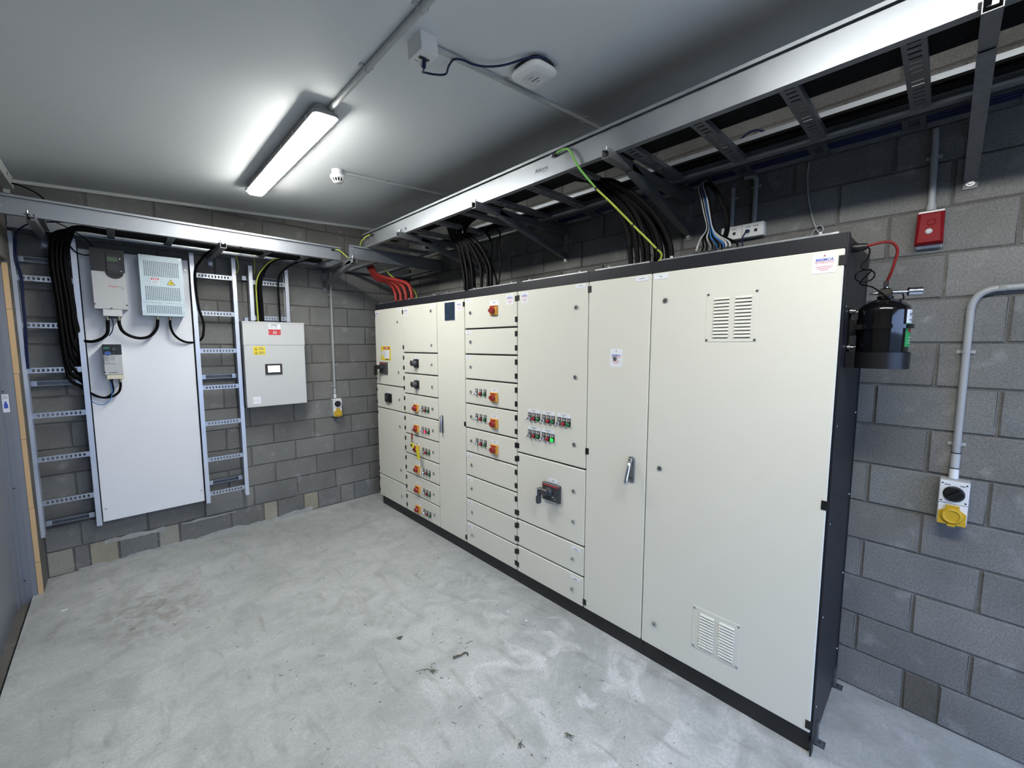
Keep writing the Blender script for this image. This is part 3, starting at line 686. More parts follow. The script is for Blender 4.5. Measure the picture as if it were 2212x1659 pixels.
# larger drive
dv = root('variable_speed_drive', 'larger grey and black motor drive at top of the white board', 'drive', BACK, (-2.790, 0, 2.067))
B().slab(0, 0.186, 0, 0.446, 0.100, 0.244, r=0.004, c=0.003).build('case', lgreyp, dv)
tp = [(0, 0.447), (0, 0.283), (0.078, 0.281)] + [(0.128 + 0.050 * math.cos(math.radians(q)), 0.278 + 0.046 * math.sin(math.radians(q))) for q in range(180, 361, 20)] + [(0.187, 0.281), (0.187, 0.447)]
B().prism(tp, 0.2442, 0.250).box(0, 0.187, 0.281, 0.447, 0.20, 0.2445).build('top_cover', blackp, dv)
b = B().slab(0.084, 0.172, 0.262, 0.420, 0.250, 0.255, r=0.006, c=0.002).slab(0.092, 0.150, 0.358, 0.390, 0.255, 0.2556, m=1)
for i in range(5):
    for j in range(4): b.slab(0.096 + i * 0.0112, 0.1045 + i * 0.0112, 0.292 + j * 0.0125, 0.3015 + j * 0.0125, 0.255, 0.257, c=0.0006, m=2)
b.cyl((0.163, 0.382, 0.255), (0.163, 0.382, 0.2565), 0.004, n=8, m=3).cyl((0.166, 0.290, 0.255), (0.166, 0.290, 0.2565), 0.004, n=8, m=3)
b.build('keypad', [blackp, lcd, dgreyp, lblw], dv)
b = B().text('Power', 0.018, 0.088, 0.167, 0.2447, 0, 0.02, 0.2); b.text('Flex', 0.018, 0.1365, 0.167, 0.2447, 1, 0.0, 0.2); b.box(0.156, 0.174, 0.156, 0.161, 0.2444, 0.2447, 1)
b.build('printed_mark', [inkr, inkg], dv, fix=False)
b = B()
for u, v in ((0.004, 0.035), (0.182, 0.035), (0.093, 0.006)): b.cyl((u, v, 0.236), (u, v, 0.246), 0.006, n=10)
b.build('fixing_screw', dgreyp, dv)
b = B().slab(0.044, 0.152, -0.052, -0.0005, 0.115, 0.240, c=0.002, m=0); gland(b, 0.066, -0.052, 0.18, 1); gland(b, 0.130, -0.052, 0.18, 1); b.box(0.076, 0.12, -0.066, -0.052, 0.14, 0.20, 2)
b.build('gland_box', [panelm, brass, blackp], dv)
# filter box
fx = root('filter_box', 'perforated pale steel filter box on the white board', 'filter', BACK, (-2.520, 0, 2.031))
B().box(0.0015, 0.2655, 0, 0.476, 0.1005, 0.222).build('case', filterm, fx)
def perf(b, u0, u1, v0, v1, nu, nv, n0, hole=0.55):
    pu, pv = (u1 - u0) / nu, (v1 - v0) / nv
    for i in range(nu + 1): c = u0 + i * pu; b.box(c - pu * (1 - hole) / 2, c + pu * (1 - hole) / 2, v0, v1, n0 - 0.0012, n0)
    for j in range(nv + 1): c = v0 + j * pv; b.box(u0, u1, c - pv * (1 - hole) / 2, c + pv * (1 - hole) / 2, n0 - 0.0014, n0 - 0.0002)
def frame_rect(b, u0, u1, v0, v1, holes, n0, n1, m=0):
    # plate with full-width windows: strips above, below, between and beside them
    v = v0
    for (a0, a1, c0, c1) in holes:
        b.box(u0, u1, v, c0, n0, n1, m).box(u0, a0, c0, c1, n0, n1, m).box(a1, u1, c0, c1, n0, n1, m); v = c1
    b.box(u0, u1, v, v1, n0, n1, m)
b = B(); frame_rect(b, 0, 0.267, 0.104, 0.474, [(0.024, 0.244, 0.122, 0.232), (0.024, 0.244, 0.310, 0.430)], 0.2475, 0.250)
perf(b, 0.024, 0.244, 0.122, 0.232, 19, 11, 0.2498); perf(b, 0.024, 0.244, 0.310, 0.430, 19, 12, 0.2498)
b.box(0, 0.002, 0.104, 0.474, 0.20, 0.2475).box(0.265, 0.267, 0.104, 0.474, 0.20, 0.2475).box(0, 0.267, 0.472, 0.474, 0.20, 0.2475)
for u, v in ((0.016, 0.112), (0.251, 0.112), (0.016, 0.464), (0.251, 0.464)): b.cyl((u, v, 0.25), (u, v, 0.2525), 0.0045, n=8, m=1)
b.build('upper_cover', [filterm, chrome], fx)
b = B(); frame_rect(b, -0.002, 0.269, -0.001, 0.102, [(0.024, 0.246, 0.018, 0.082)], 0.2505, 0.253); perf(b, 0.024, 0.246, 0.018, 0.082, 19, 6, 0.2528)
b.box(-0.002, 0, -0.001, 0.102, 0.2, 0.2505).box(0.267, 0.269, -0.001, 0.102, 0.2, 0.2505).box(0.12, 0.148, 0.094, 0.108, 0.253, 0.2542)
for u in (0.008, 0.26): b.cyl((u, 0.05, 0.253), (u, 0.05, 0.256), 0.0045, n=8, m=1)
b.build('lower_cover', [filterm, chrome], fx)
B().box(0.01, 0.257, 0.01, 0.465, 0.2222, 0.2235).build('inner_plate', blackhole, fx)  # near-black sheet standing in for the shade inside the perforated box
b = B().slab(0.066, 0.112, 0.248, 0.298, 0.25, 0.251, m=0).box(0.066, 0.112, 0.282, 0.298, 0.251, 0.2513, 1)
for j in range(3): b.box(0.070, 0.106, 0.255 + j * 0.008, 0.258 + j * 0.008, 0.251, 0.2512, 2)
for j in range(3): b.box(0.073 + j * 0.012, 0.081 + j * 0.012, 0.286, 0.294, 0.2513, 0.2515, 0)
b.build('label_plate', [lblw, redprint, inkg], fx)
b = B().prism([(0.160, 0.250), (0.216, 0.250), (0.188, 0.296)], 0.25, 0.2508, 1).prism([(0.1655, 0.2535), (0.2105, 0.2535), (0.188, 0.2905)], 0.2508, 0.2512, 0)
b.box(0.180, 0.196, 0.266, 0.269, 0.2512, 0.2514, 1).prism([(0.190, 0.262), (0.200, 0.2675), (0.190, 0.273)], 0.2512, 0.2514, 1)
b.build('warning_triangle', [yel, ink], fx)
b = B(); gland(b, 0.092, 0.0, 0.17); gland(b, 0.171, 0.0, 0.17); b.build('cable_gland', brass, fx)
# smaller drive
d2 = root('variable_speed_drive', 'smaller grey and black motor drive with a blue button', 'drive', BACK, (-2.767, 0, 1.566))
B().slab(0, 0.105, 0, 0.234, 0.100, 0.225, r=0.003, c=0.003).build('case', lgreyp, d2)
b = B().slab(0, 0.1055, 0.156, 0.2345, 0.2, 0.230, c=0.002).slab(0.006, 0.038, 0.200, 0.212, 0.230, 0.2306, m=3)
b.lathe([(0.013, 0.23), (0.013, 0.236), (0.010, 0.238)], (0.060, 0.195, 0), (0, 0, 1), 14, 2).lathe([(0.006, 0.23), (0.006, 0.234)], (0.060, 0.170, 0), (0, 0, 1), 10, 2)
b.build('keypad', [blackp, navy, dgreyp, grnl], d2)
el = [(0.027 + 0.019 * math.cos(math.radians(q)), 0.166 + 0.015 * math.sin(math.radians(q))) for q in range(0, 360, 24)]
B().prism(el, 0.225, 0.234).build('blue_button', mat('blue_button_plastic', (56, 84, 150), 0.4), d2)['label'] = 'oval blue button'
b = B().slab(0.004, 0.070, 0.083, 0.148, 0.225, 0.229, c=0.002, m=0)
for i in range(7): b.box(0.008 + i * 0.0032, 0.0098 + i * 0.0032, 0.106, 0.142, 0.229, 0.2294, 1)
for j in range(5): b.box(0.036, 0.064, 0.112 + j * 0.007, 0.1145 + j * 0.007, 0.229, 0.2294, 1)
b.text('PowerFlex', 0.0075, 0.006, 0.092, 0.2296, 2, 0.01).cyl((0.03, 0.018, 0.225), (0.03, 0.018, 0.227), 0.004, n=10, m=2).box(0.037, 0.074, 0.016, 0.020, 0.225, 0.2255, 2).cyl((0.002, 0.02, 0.222), (0.002, 0.02, 0.2275), 0.005, n=10, m=2)
b.build('printed_panel', [lgreyp, inkg, ink], d2)
b = B().slab(0.010, 0.106, -0.034, -0.0005, 0.115, 0.222, c=0.002); b.build('gland_box', beige, d2)
b = B(); gland(b, 0.034, -0.034, 0.16, 1, r=0.012); gland(b, 0.083, -0.034, 0.16, 0, r=0.012); b.build('cable_gland', [brass, blackp], d2)

# grey wall panel
pn = root('electrical_panel', 'grey wall panel with a lit screen and yellow warning labels', 'panel', BACK, (-1.840, 0, 1.211))
B().slab(0, 0.523, 0, 0.585, 0.002, 0.1985, c=0.002).build('enclosure', panelm, pn)
B().slab(-0.003, 0.526, 0.5835, 0.801, 0.002, 0.2015, c=0.002).box(-0.005, 0.528, 0.792, 0.803, 0.002, 0.205).build('top_cover', panelm, pn)
b = B().slab(0.212, 0.311, 0.728, 0.784, 0.2015, 0.2022, m=0).slab(0.208, 0.312, 0.681, 0.733, 0.2015, 0.2026, r=0.003, m=1)
b.box(0.228, 0.286, 0.771, 0.777, 0.2022, 0.2026, 2)
for j in range(2):
    for u in (0.22, 0.255): b.box(u, u + 0.028, 0.744 + j * 0.012, 0.748 + j * 0.012, 0.2022, 0.2025, 3)
b.box(0.244, 0.278, 0.694, 0.700, 0.2026, 0.203, 0).box(0.247, 0.275, 0.704, 0.707, 0.2026, 0.203, 0).tube([(0.244, 0.708, 0.203), (0.252, 0.717, 0.203), (0.261, 0.720, 0.203), (0.270, 0.717, 0.203), (0.278, 0.708, 0.203)], 0.0014, 5).box(0.215, 0.22, 0.703, 0.71, 0.2026, 0.203, 0).box(0.30, 0.305, 0.703, 0.71, 0.2026, 0.203, 0)
b.build('label_plate', [lblw, redprint, ink, inkg], pn)['label'] = 'white over red notice'
b = B().slab(0.074, 0.174, 0.492, 0.571, 0.1985, 0.1993, c=0.0003, m=0)
for v in (0.498, 0.535):
    b.prism([(0.082, v), (0.112, v), (0.097, v + 0.027)], 0.1993, 0.1997, 1).prism([(0.0875, v + 0.003), (0.1065, v + 0.003), (0.097, v + 0.0205)], 0.1997, 0.1999, 0).box(0.0955, 0.0985, v + 0.006, v + 0.0155, 0.1999, 0.2001, 1)
    for j in range(3): b.box(0.118, 0.165 - 0.012 * (j == 2), v + 0.004 + j * 0.008, v + 0.008 + j * 0.008, 0.1993, 0.1996, 2)
b.build('warning_label', [yel, ink, MATS['dull_galvanised_steel']], pn)['label'] = 'yellow warning label with two triangles'
b = B().slab(0.163, 0.308, 0.303, 0.404, 0.1985, 0.210, r=0.004, c=0.003, m=0).slab(0.184, 0.288, 0.324, 0.387, 0.210, 0.2105, m=1).box(0.188, 0.205, 0.393, 0.396, 0.210, 0.2104, 2)
b.build('display', [mat('brown_black_bezel', (44, 36, 36), 0.4), lcdw, inkg], pn)['label'] = 'black framed screen lit white'
B().slab(0.049, 0.113, 0.030, 0.097, 0.1985, 0.1992, m=0).tube([(0.064, 0.052, 0.1993), (0.064, 0.075, 0.1993)], 0.006, 6, m=1, smoothpath=False).tube([(0.092, 0.052, 0.1993), (0.092, 0.075, 0.1993)], 0.006, 6, m=1, smoothpath=False).build('sticker', [lblw, mat('faint_pink_print', (236, 222, 224), 0.5)], pn)

# switched sockets, conduits
sockd = {}
def socket(frame, loc, label, wd=0.094, h=0.196):
    r = root('switched_socket', label, 'socket', frame, loc, 'weatherproof switched sockets'); m = h * 0.47
    B().slab(0, wd, 0, h, 0.001, 0.060, r=0.004, c=0.002).build('back_box', lgreyp, r)
    b = B().slab(0.002, wd - 0.002, m + 0.0015, h - 0.002, 0.060, 0.072, r=0.004, c=0.002)
    for u, v in ((0.010, m + 0.012), (wd - 0.010, m + 0.012), (0.010, h - 0.012), (wd - 0.010, h - 0.012)): b.cyl((u, v, 0.072), (u, v, 0.0728), 0.0035, n=8, m=1)
    b.box(0.016, 0.034, h - 0.020, h - 0.015, 0.072, 0.0724, 2).box(wd - 0.03, wd - 0.014, h - 0.020, h - 0.015, 0.072, 0.0724, 2)
    b.build('cover', [whitep, blackp, inkg], r)
    c = (wd / 2, m + (h - m) * 0.46, 0.072)
    b = B().lathe([(0.034, 0), (0.034, 0.006), (0.031, 0.010), (0.028, 0.010)], c, (0, 0, 1), 24)
    q = Vector((math.cos(0.75), math.sin(0.75), 0)); pz = Vector((-q.y, q.x, 0)); o = Vector(c)
    b.sweep([(-0.006, 0.010), (0.006, 0.010), (0.005, 0.026), (-0.005, 0.026)], o - q * 0.027, o + q * 0.027, pz, (0, 0, 1)); b.slab(0, 0, 0, 0, 0, 0) if False else None
    b.build('rotary_switch', blackp, r)
    B().slab(0.002, wd - 0.002, 0.012, m - 0.001, 0.060, 0.070, r=0.004, c=0.002).build('lower_cover', whitep, r)
    fl = [(0.004, 0.002), (wd - 0.004, 0.002), (wd - 0.004, m - 0.038), (wd - 0.026, m - 0.020), (wd - 0.026, m - 0.004), (0.026, m - 0.004), (0.026, m - 0.020), (0.004, m - 0.038)]
    b = B().prism(fl, 0.0705, 0.080); c2 = (wd / 2, 0.042, 0.080)
    b.lathe([(0.034, 0), (0.034, 0.006), (0.030, 0.009), (0.024, 0.009), (0.022, 0.006)], c2, (0, 0, 1), 24).box(wd / 2 - 0.012, wd / 2 + 0.012, -0.003, 0.006, 0.078, 0.090)
    b.build('flap', yflap, r)['label'] = 'translucent yellow socket flap'
    return r
socket(BACK, (-1.010, 0, 1.010), 'switched socket with yellow flap on the back wall left of the cabinets')
socket(RIGHT, (0, -4.686, 1.002), 'switched socket with yellow flap on the right wall beyond the cabinets')
def conduit(label, pts, r=0.0125, clips=(), extras=None, mt=None, group='grey plastic conduits'):
    o = Vector(pts[0]); rt = root('conduit', label, 'conduit', None, o, group)
    loc = [Vector(p) - o for p in pts]
    B().tube(loc, r, 12, res=6, smoothpath=len(pts) > 2).build('pipe', mt or greyp, rt)
    for c, nrm, ax in clips:
        c, nrm, ax = Vector(c) - o, Vector(nrm), Vector(ax); s = nrm.cross(ax)
        b = B().cyl(c - ax * 0.006, c + ax * 0.006, r * 1.18, n=12)
        b.sweep([(-r * 2.1, -r - 0.0005), (r * 2.1, -r - 0.0005), (r * 2.1, -r + 0.004), (-r * 2.1, -r + 0.004)], c - ax * 0.007, c + ax * 0.007, s, nrm)
        b.build('saddle_clip', mt or greyp, rt)
    if extras: extras(rt, o)
    return rt
def nipple(z0, z1, at):
    def f(rt, o):
        x, y = at
        B().cyl((x - o.x, y - o.y, z0 - o.z), (x - o.x, y - o.y, z1 - o.z), 0.0155, n=12, m=0).cyl((x - o.x, y - o.y, z1 - o.z - 0.004), (x - o.x, y - o.y, z1 - o.z), 0.0165, n=12, m=1).cyl((x - o.x, y - o.y, z0 - o.z), (x - o.x, y - o.y, z0 - o.z + 0.004), 0.0165, n=12, m=1).build('coupler', [lgreyp, blackp], rt)
        B().cyl((x - o.x, y - o.y, z0 - o.z - 0.045), (x - o.x, y - o.y, z0 - o.z - 0.001), 0.0165, 0.0155, n=12).build('adaptor', whitep, rt)
    return f
Z3 = (0, 0, 1)
conduit('grey conduit dropping to the back wall socket left of the cabinets', [(-0.968, -0.0165, 1.208), (-0.968, -0.0165, 2.60)], clips=[((-0.968, -0.0165, 1.345), (0, -1, 0), Z3), ((-0.968, -0.0165, 2.335), (0, -1, 0), Z3)], extras=nipple(1.258, 1.325, (-0.968, -0.0165)))
conduit('grey conduit bending off to the right above the right wall socket', [(-0.0165, -4.728, 1.198), (-0.0165, -4.728, 1.5), (-0.0165, -4.728, 1.90), (-0.0165, -4.728, 1.945), (-0.0165, -4.732, 1.975), (-0.0165, -4.743, 2.000), (-0.0165, -4.762, 2.019), (-0.0165, -4.788, 2.029), (-0.0165, -4.82, 2.031), (-0.0165, -4.90, 2.033), (-0.0165, -5.9, 2.053)], r=0.0135,
        clips=[((-0.0165, -4.728, 1.355), (-1, 0, 0), Z3), ((-0.0165, -4.727, 1.765), (-1, 0, 0), Z3)], extras=nipple(1.245, 1.318, (-0.0165, -4.728)))
conduit('grey conduit rising from the red sounder to the tray', [(-0.0165, -4.578, 2.400), (-0.0165, -4.570, 2.745)], clips=[((-0.0165, -4.573, 2.625), (-1, 0, 0), Z3)],
        extras=lambda rt, o: B().cyl((0, 0, -0.006), (0, 0, 0.022), 0.018, 0.016, n=12).build('adaptor', greyp, rt))
conduit('left one of two grey conduits above the white data outlets', [(-0.0165, -3.741, 2.486), (-0.0165, -3.739, 2.71)], clips=[((-0.0165, -3.74, 2.652), (-1, 0, 0), Z3)])
conduit('right one of two grey conduits above the white data outlets, bent at top', [(-0.0165, -3.859, 2.486), (-0.0165, -3.860, 2.68), (-0.0165, -3.859, 2.728), (-0.0165, -3.838, 2.749), (-0.0165, -3.80, 2.752)], clips=[((-0.0165, -3.86, 2.690), (-1, 0, 0), Z3)])

# cable trays ------------------------------------------------------------
def railbox(b, p0, p1, out, H):
    # ladder-tray side rail: web, outward top flange with lip, inward foot flange with lip
    for q in ([(-0.003, 0), (0, 0), (0, H), (-0.003, H)], [(0, H - 0.003), (0.016, H - 0.003), (0.016, H), (0, H)], [(0.0135, H - 0.014), (0.016, H - 0.014), (0.016, H - 0.003), (0.0135, H - 0.003)],
              [(-0.034, 0), (-0.003, 0), (-0.003, 0.003), (-0.034, 0.003)], [(-0.034, 0.003), (-0.0315, 0.003), (-0.0315, 0.014), (-0.034, 0.014)]):
        b.sweep(q, p0, p1, out, (0, 0, 1))
    return b
def tray(label, org, axis, L, out, W_, H, rungs, rw, nsl, inset=0.003):
    # org: foot of the front rail's outer face at its start; axis: run direction; out: outward direction of the front rail
    r = root('cable_tray', label, 'cable tray', None, org, 'overhead ladder trays'); A, O = Vector(axis), Vector(out)
    railbox(B(), (0, 0, 0), A * L, O, H).build('side_rail', alu, r)
    railbox(B(), O * -W_, O * -W_ + A * L, -O, H).build('side_rail', alu, r)
    Lr = W_ - 2 * inset - 0.01; m = slotted(Lr, rw, nsl, 0.0095 if rw > 0.045 else 0.009, rw * 0.55, fl=0.024).mesh('rung', galvd)
    base = fr(-O, (-O).cross(Vector((0, 0, -1))) * -1, (0, 0, -1))
    for t in rungs:
        o = inst('rung', m, r); mm = base.copy(); mm.translation = A * t + O * (-inset - 0.005) + Vector((0, 0, 0.0035 + 0.001)); o.matrix_local = mm
    return r
RY0 = -0.72
tr = tray('long right-hand cable tray running above the cabinets', (-0.900, RY0, 2.722), (0, -1, 0), 5.2, (-1, 0, 0), 0.60, 0.128,
          [-(y) + RY0 for y in (-0.905, -1.235, -1.565, -1.895, -2.228, -2.557, -2.887, -3.212, -3.548, -3.874, -4.203, -4.532, -4.861, -5.19, -5.52, -5.85)], 0.060, 16)
b = B().text('Atkore', 0.034, 0, 0, 0, 0, 0.008).text('UNISTRUT', 0.009, 0.055, -0.012, 0, 0)
pm = b.build('printed_mark', ink, tr, fix=False); pm.matrix_local = Matrix.Translation((-0.0008, -2.976 - RY0, 0.046)) @ RIGHT
nut_me = B().cyl((0, 0, 0), (0, 0, 0.004), 0.010, n=10).cyl((0, 0, 0.004), (0, 0, 0.011), 0.007, n=6).mesh('bolt', steelbolt)
for y, z in ((-0.80, 0.09), (-0.80, 0.04), (-0.87, 0.09), (-0.87, 0.04), (-1.44, 0.03), (-1.52, 0.03)):
    o = inst('bolt', nut_me, tr); o.matrix_local = Matrix.Translation((-0.0002, y - RY0, z)) @ RIGHT
B().box(-0.0025, -0.0002, -0.26, -0.02, 0.02, 0.105).build('splice_plate', galvd, tr)
ta = tray('cable tray along the back wall above the ladders and white board', (-3.18, -0.600, 2.603), (1, 0, 0), 2.10, (0, -1, 0), 0.47, 0.118,
          [x + 3.18 for x in (-3.0, -2.665, -2.330, -1.99, -1.660, -1.353, -1.15)], 0.042, 12)
for x, z in ((-3.155, 0.045), (-3.155, 0.085)):
    o = inst('bolt', nut_me, ta); o.matrix_local = Matrix.Translation((x + 3.18, -0.0002, z)) @ BACK
tb_ = tray('short dark cable tray in the corner under the long tray', (-1.068, -0.770, 2.603), (1, 0, 0), 1.04, (0, -1, 0), 0.72, 0.117, [0.30, 0.64, 0.95], 0.042, 18)
for x, z in ((0.03, 0.09), (0.03, 0.03)):
    o = inst('bolt', nut_me, tb_); o.matrix_local = Matrix.Translation((x, -0.0002, z)) @ BACK
# narrow data tray against the right wall
sm = root('data_tray', 'narrow data cable tray tight against the right wall behind the long tray', 'cable tray', None, (-0.02, -2.2, 2.752))
for xx in (0.0, -0.165):
    B().box(xx - 0.0015, xx + 0.0015, -3.6, 0, 0, 0.030).box(xx - 0.008, xx + 0.008, -3.6, 0, 0.0, 0.002).build('side_rail', galvd, sm)
rg = slotted(0.163, 0.075, 5, 0.013, 0.038, fl=0.01).mesh('rung', galvd); base = fr((1, 0, 0), (0, -1, 0), (0, 0, -1))
for k in range(11):
    o = inst('rung', rg, sm); mm = base.copy(); mm.translation = (-0.164, -0.29 - 0.3405 * k + 0.03, 0.0022); o.matrix_local = mm

# brackets ----------------------------------------------------------------
def bracket(frame, loc, arm, za, label, brace=None, foot=-0.26):
    # local frame: u sideways, v up, n out from the wall; za = top of the arm
    r = root('cantilever_bracket', label, 'bracket', frame, loc, 'strut brackets carrying the trays')
    cchan((0, -0.041, 0.006), (0, -0.041, arm), (1, 0, 0), (0, 1, 0)).build('arm', galvd, r)
    B().box(-0.022, 0.022, foot, 0.0, 0.0005, 0.006).build('wall_plate', galvd, r)
    B().cyl((0, foot + 0.026, 0.006), (0, foot + 0.026, 0.009), 0.015, n=12).cyl((0, foot + 0.026, 0.009), (0, foot + 0.026, 0.018), 0.010, n=6).build('anchor_bolt', steelbolt, r)
    if brace:
        (v1, n1), (v0, n0) = brace; p1, p0 = Vector((0, v1, n1)), Vector((0, v0, n0)); d = (p1 - p0).normalized(); up = Vector((1, 0, 0)).cross(d)
        if up.y > 0: up = -up
        cchan(p0, p1, (1, 0, 0), -up).build('brace', galvd, r)
    B().box(-0.028, -0.002, 0.0008, 0.005, arm - 0.05, arm - 0.016).cyl((-0.012, 0.005, arm - 0.024), (-0.012, 0.022, arm - 0.024), 0.006, n=6).build('tray_clip', steelbolt, r)
    return r
for y, q in ((-1.482, 'cantilever bracket under the long tray nearest the corner, over the red cables'), (-2.482, 'cantilever bracket under the long tray between the two black cable drops'),
             (-3.484, 'cantilever bracket under the long tray beside the green earth wire'), (-4.690, 'cantilever bracket closest to the camera, above the red sounder')):
    bracket(RIGHT, (0, y, 2.7215), 0.955, 0, q, ((-0.048, 0.745), (-0.235, 0.010)))
bracket(BACK, (-3.024, 0, 2.602), 0.70, 0, 'cantilever bracket in the left corner above the ladder nearest the door', None, -0.10)
bracket(BACK, (-2.024, 0, 2.602), 0.655, 0, 'cantilever bracket above the second tall ladder, without a brace', None, -0.10)
bracket(BACK, (-1.026, 0, 2.602), 0.80, 0, 'cantilever bracket with a diagonal brace, left of the cabinets', ((-0.048, 0.745), (-0.190, 0.010)), -0.245)

# ------------------------------------------------------------------ cables
R_ = random.uniform
def cable(name, pts, r, m, label, group=None, cat='cable', res=5, n=7):
    return free(name, B().tube(pts, r, n, res), m, label, cat, group, pts[0])
CT = 2.236     # cabinet roof
# heavy cables lying in the long tray and dropping into the cabinets
lane = iter([(-0.868 + 0.0235 * (k % 9), 2.765 + 0.0235 * (k // 9)) for k in range(36)])
lab1 = 'black power cable in the drop behind the emergency stop cabinet'; g1 = 'black cables dropping behind the emergency stop cabinet'
for k, (xb, yb) in enumerate([(-0.54, -1.838), (-0.50, -1.862), (-0.55, -1.893), (-0.51, -1.925), (-0.56, -1.968), (-0.50, -2.005), (-0.54, -2.055), (-0.51, -2.100), (-0.53, -2.165)]):
    lx, lz = next(lane); dy = yb
    cable('power_cable', [(lx, -5.85, lz), (lx + R_(-.004, .004), -4.6, lz), (lx, -3.4, lz + R_(0, .004)), (lx + .01, -2.6, lz), (lx + 0.05 + 0.01 * k, -2.02 + 0.03 * R_(-1, 1), 2.775 + 0.004 * k),
          (-0.62 + R_(-.02, .02), -1.76 + (dy + 1.84) * 0.55 + R_(-.02, .02), 2.70), (-0.57, -1.80 + (dy + 1.84) * 0.75 + R_(-.01, .01), 2.60), (xb, dy + R_(-.01, .01) + 0.02, 2.44), (xb, dy, 2.32), (xb, dy, CT)], 0.0135, cableb, lab1, g1)
lab2 = 'black power cable in the drop beside the green earth wire'; g2 = 'black cables dropping beside the green earth wire'
for k, (xb, yb) in enumerate([(-0.545, -3.394), (-0.535, -3.430), (-0.53, -3.465), (-0.55, -3.503), (-0.52, -3.535), (-0.53, -3.565), (-0.50, -3.59), (-0.525, -3.620)]):
    lx, lz = next(lane)
    cable('power_cable', [(lx, -0.95, lz), (lx, -1.6, lz), (lx + R_(-.004, .004), -2.4, lz), (lx + 0.03, -2.95, lz + .01), (lx + 0.07 + 0.012 * k, -3.14, 2.775), (-0.62 + R_(-.02, .02), -3.215 + (yb + 3.4) * 0.5, 2.70),
          (-0.57, -3.31 + (yb + 3.4) * 0.72 + R_(-.012, .012), 2.575), (xb - .005, -3.375 + (yb + 3.4) * 0.85, 2.44), (xb, yb + 0.006, 2.32), (xb, yb, CT)], 0.0142, cableb, lab2, g2)
for k in range(11):
    lx, lz = next(lane)
    cable('power_cable', [(lx, -5.85, lz), (lx + R_(-.004, .004), -4.7, lz + R_(0, .004)), (lx, -3.6, lz), (lx + R_(-.004, .004), -2.2, lz), (lx, -0.95, lz)], 0.0115, cableb,
          'black cable lying the full length of the long tray', 'black cables lying in the long tray')
for k in range(4):
    x = -0.362 + 0.0 * k; z = 2.762 + 0.022 * k
    cable('power_cable', [(-0.350 - .022 * (k % 2), -5.85, 2.764 + .022 * (k // 2)), (-0.352 - .022 * (k % 2), -3.4, 2.764 + .022 * (k // 2)), (-0.35 - .022 * (k % 2), -2.0, 2.764 + .022 * (k // 2)), (-0.365 - .02 * (k % 2), -1.0, 2.764 + .022 * (k // 2))], 0.0105, cableb,
          'black cable lying against the wall side rail of the long tray', 'black cables along the wall side of the long tray')
cable('power_cable', [(-0.36, -1.75, 2.79), (-0.42, -1.95, 2.765), (-0.47, -2.04, 2.70), (-0.49, -2.12, 2.60), (-0.51, -2.13, 2.45), (-0.51, -2.20, 2.3), (-0.512, -2.20, CT)], 0.010, cableb, 'black cable curling off the wall side rail into the first drop')
cable('control_cable', [(-0.34, -2.0, 2.77), (-0.40, -2.13, 2.69), (-0.47, -2.20, 2.65), (-0.52, -2.243, 2.55), (-0.52, -2.262, 2.42), (-0.512, -2.226, CT)], 0.0055, cableb, 'thin black cable bowed out alone right of the first cable drop')
# earth wire: one sheath, green and yellow along its length
eb = B().tube([(-0.918, -3.147, 2.820), (-0.922, -3.20, 2.822), (-0.925, -3.245, 2.800), (-0.915, -3.30, 2.70), (-0.85, -3.36, 2.60)], 0.0058, 8, 5, m=0)
eb.tube([(-0.85, -3.36, 2.60), (-0.78, -3.42, 2.52), (-0.70, -3.49, 2.42), (-0.64, -3.545, 2.345), (-0.60, -3.575, 2.30)], 0.0055, 8, 5, m=1)
eb.tube([(-0.60, -3.575, 2.30), (-0.575, -3.590, 2.275), (-0.565, -3.580, 2.25), (-0.565, -3.56, CT)], 0.005, 8, 5, m=1)
eb.tube([(-0.9165, -3.120, 2.8195), (-0.918, -3.15, 2.8195)], 0.0075, 8, m=2, smoothpath=False).box(-0.918, -0.9008, -3.128, -3.108, 2.812, 2.828, 3)
for p, q in (((-0.853, -3.357, 2.604), (-0.847, -3.363, 2.596)), ((-0.702, -3.488, 2.423), (-0.697, -3.493, 2.416)), ((-0.603, -3.572, 2.303), (-0.598, -3.577, 2.297))):
    eb.tube([p, q], 0.0075, 8, m=2, smoothpath=False)
free('earth_wire', eb, [earthg, earth, blackp, steelbolt], 'green and yellow earth wire from the long tray rail to the cabinet roof', 'cable')
free('earth_wire', B().tube([(-0.918, -0.915, 2.81), (-0.925, -0.875, 2.813), (-0.93, -0.80, 2.80), (-0.93, -0.72, 2.77), (-0.91, -0.66, 2.735)], 0.0045, 7, 5).tube([(-0.918, -0.95, 2.808), (-0.918, -0.912, 2.810)], 0.007, 8, m=1, smoothpath=False), [earth, blackp], 'short yellow-green earth link at the corner end of the long tray rail', 'cable')
free('earth_wire', B().tube([(-1.135, -0.617, 2.690), (-1.105, -0.622, 2.692), (-1.075, -0.63, 2.672), (-1.045, -0.64, 2.645), (-1.02, -0.66, 2.615)], 0.0045, 7, 5).tube([(-1.17, -0.612, 2.690), (-1.135, -0.615, 2.690)], 0.007, 8, m=1, smoothpath=False), [earth, blackp], 'short yellow-green earth link between the back tray and the corner tray', 'cable')
free('earth_wire', B().tube([(-1.86, -0.16, 2.63), (-1.84, -0.15, 2.56), (-1.833, -0.14, 2.50), (-1.85, -0.13, 2.45), (-1.863, -0.10, 2.43)], 0.0038, 7, 5), earth, 'thin yellow-green earth wire hanging at the top of the second tall ladder', 'cable')
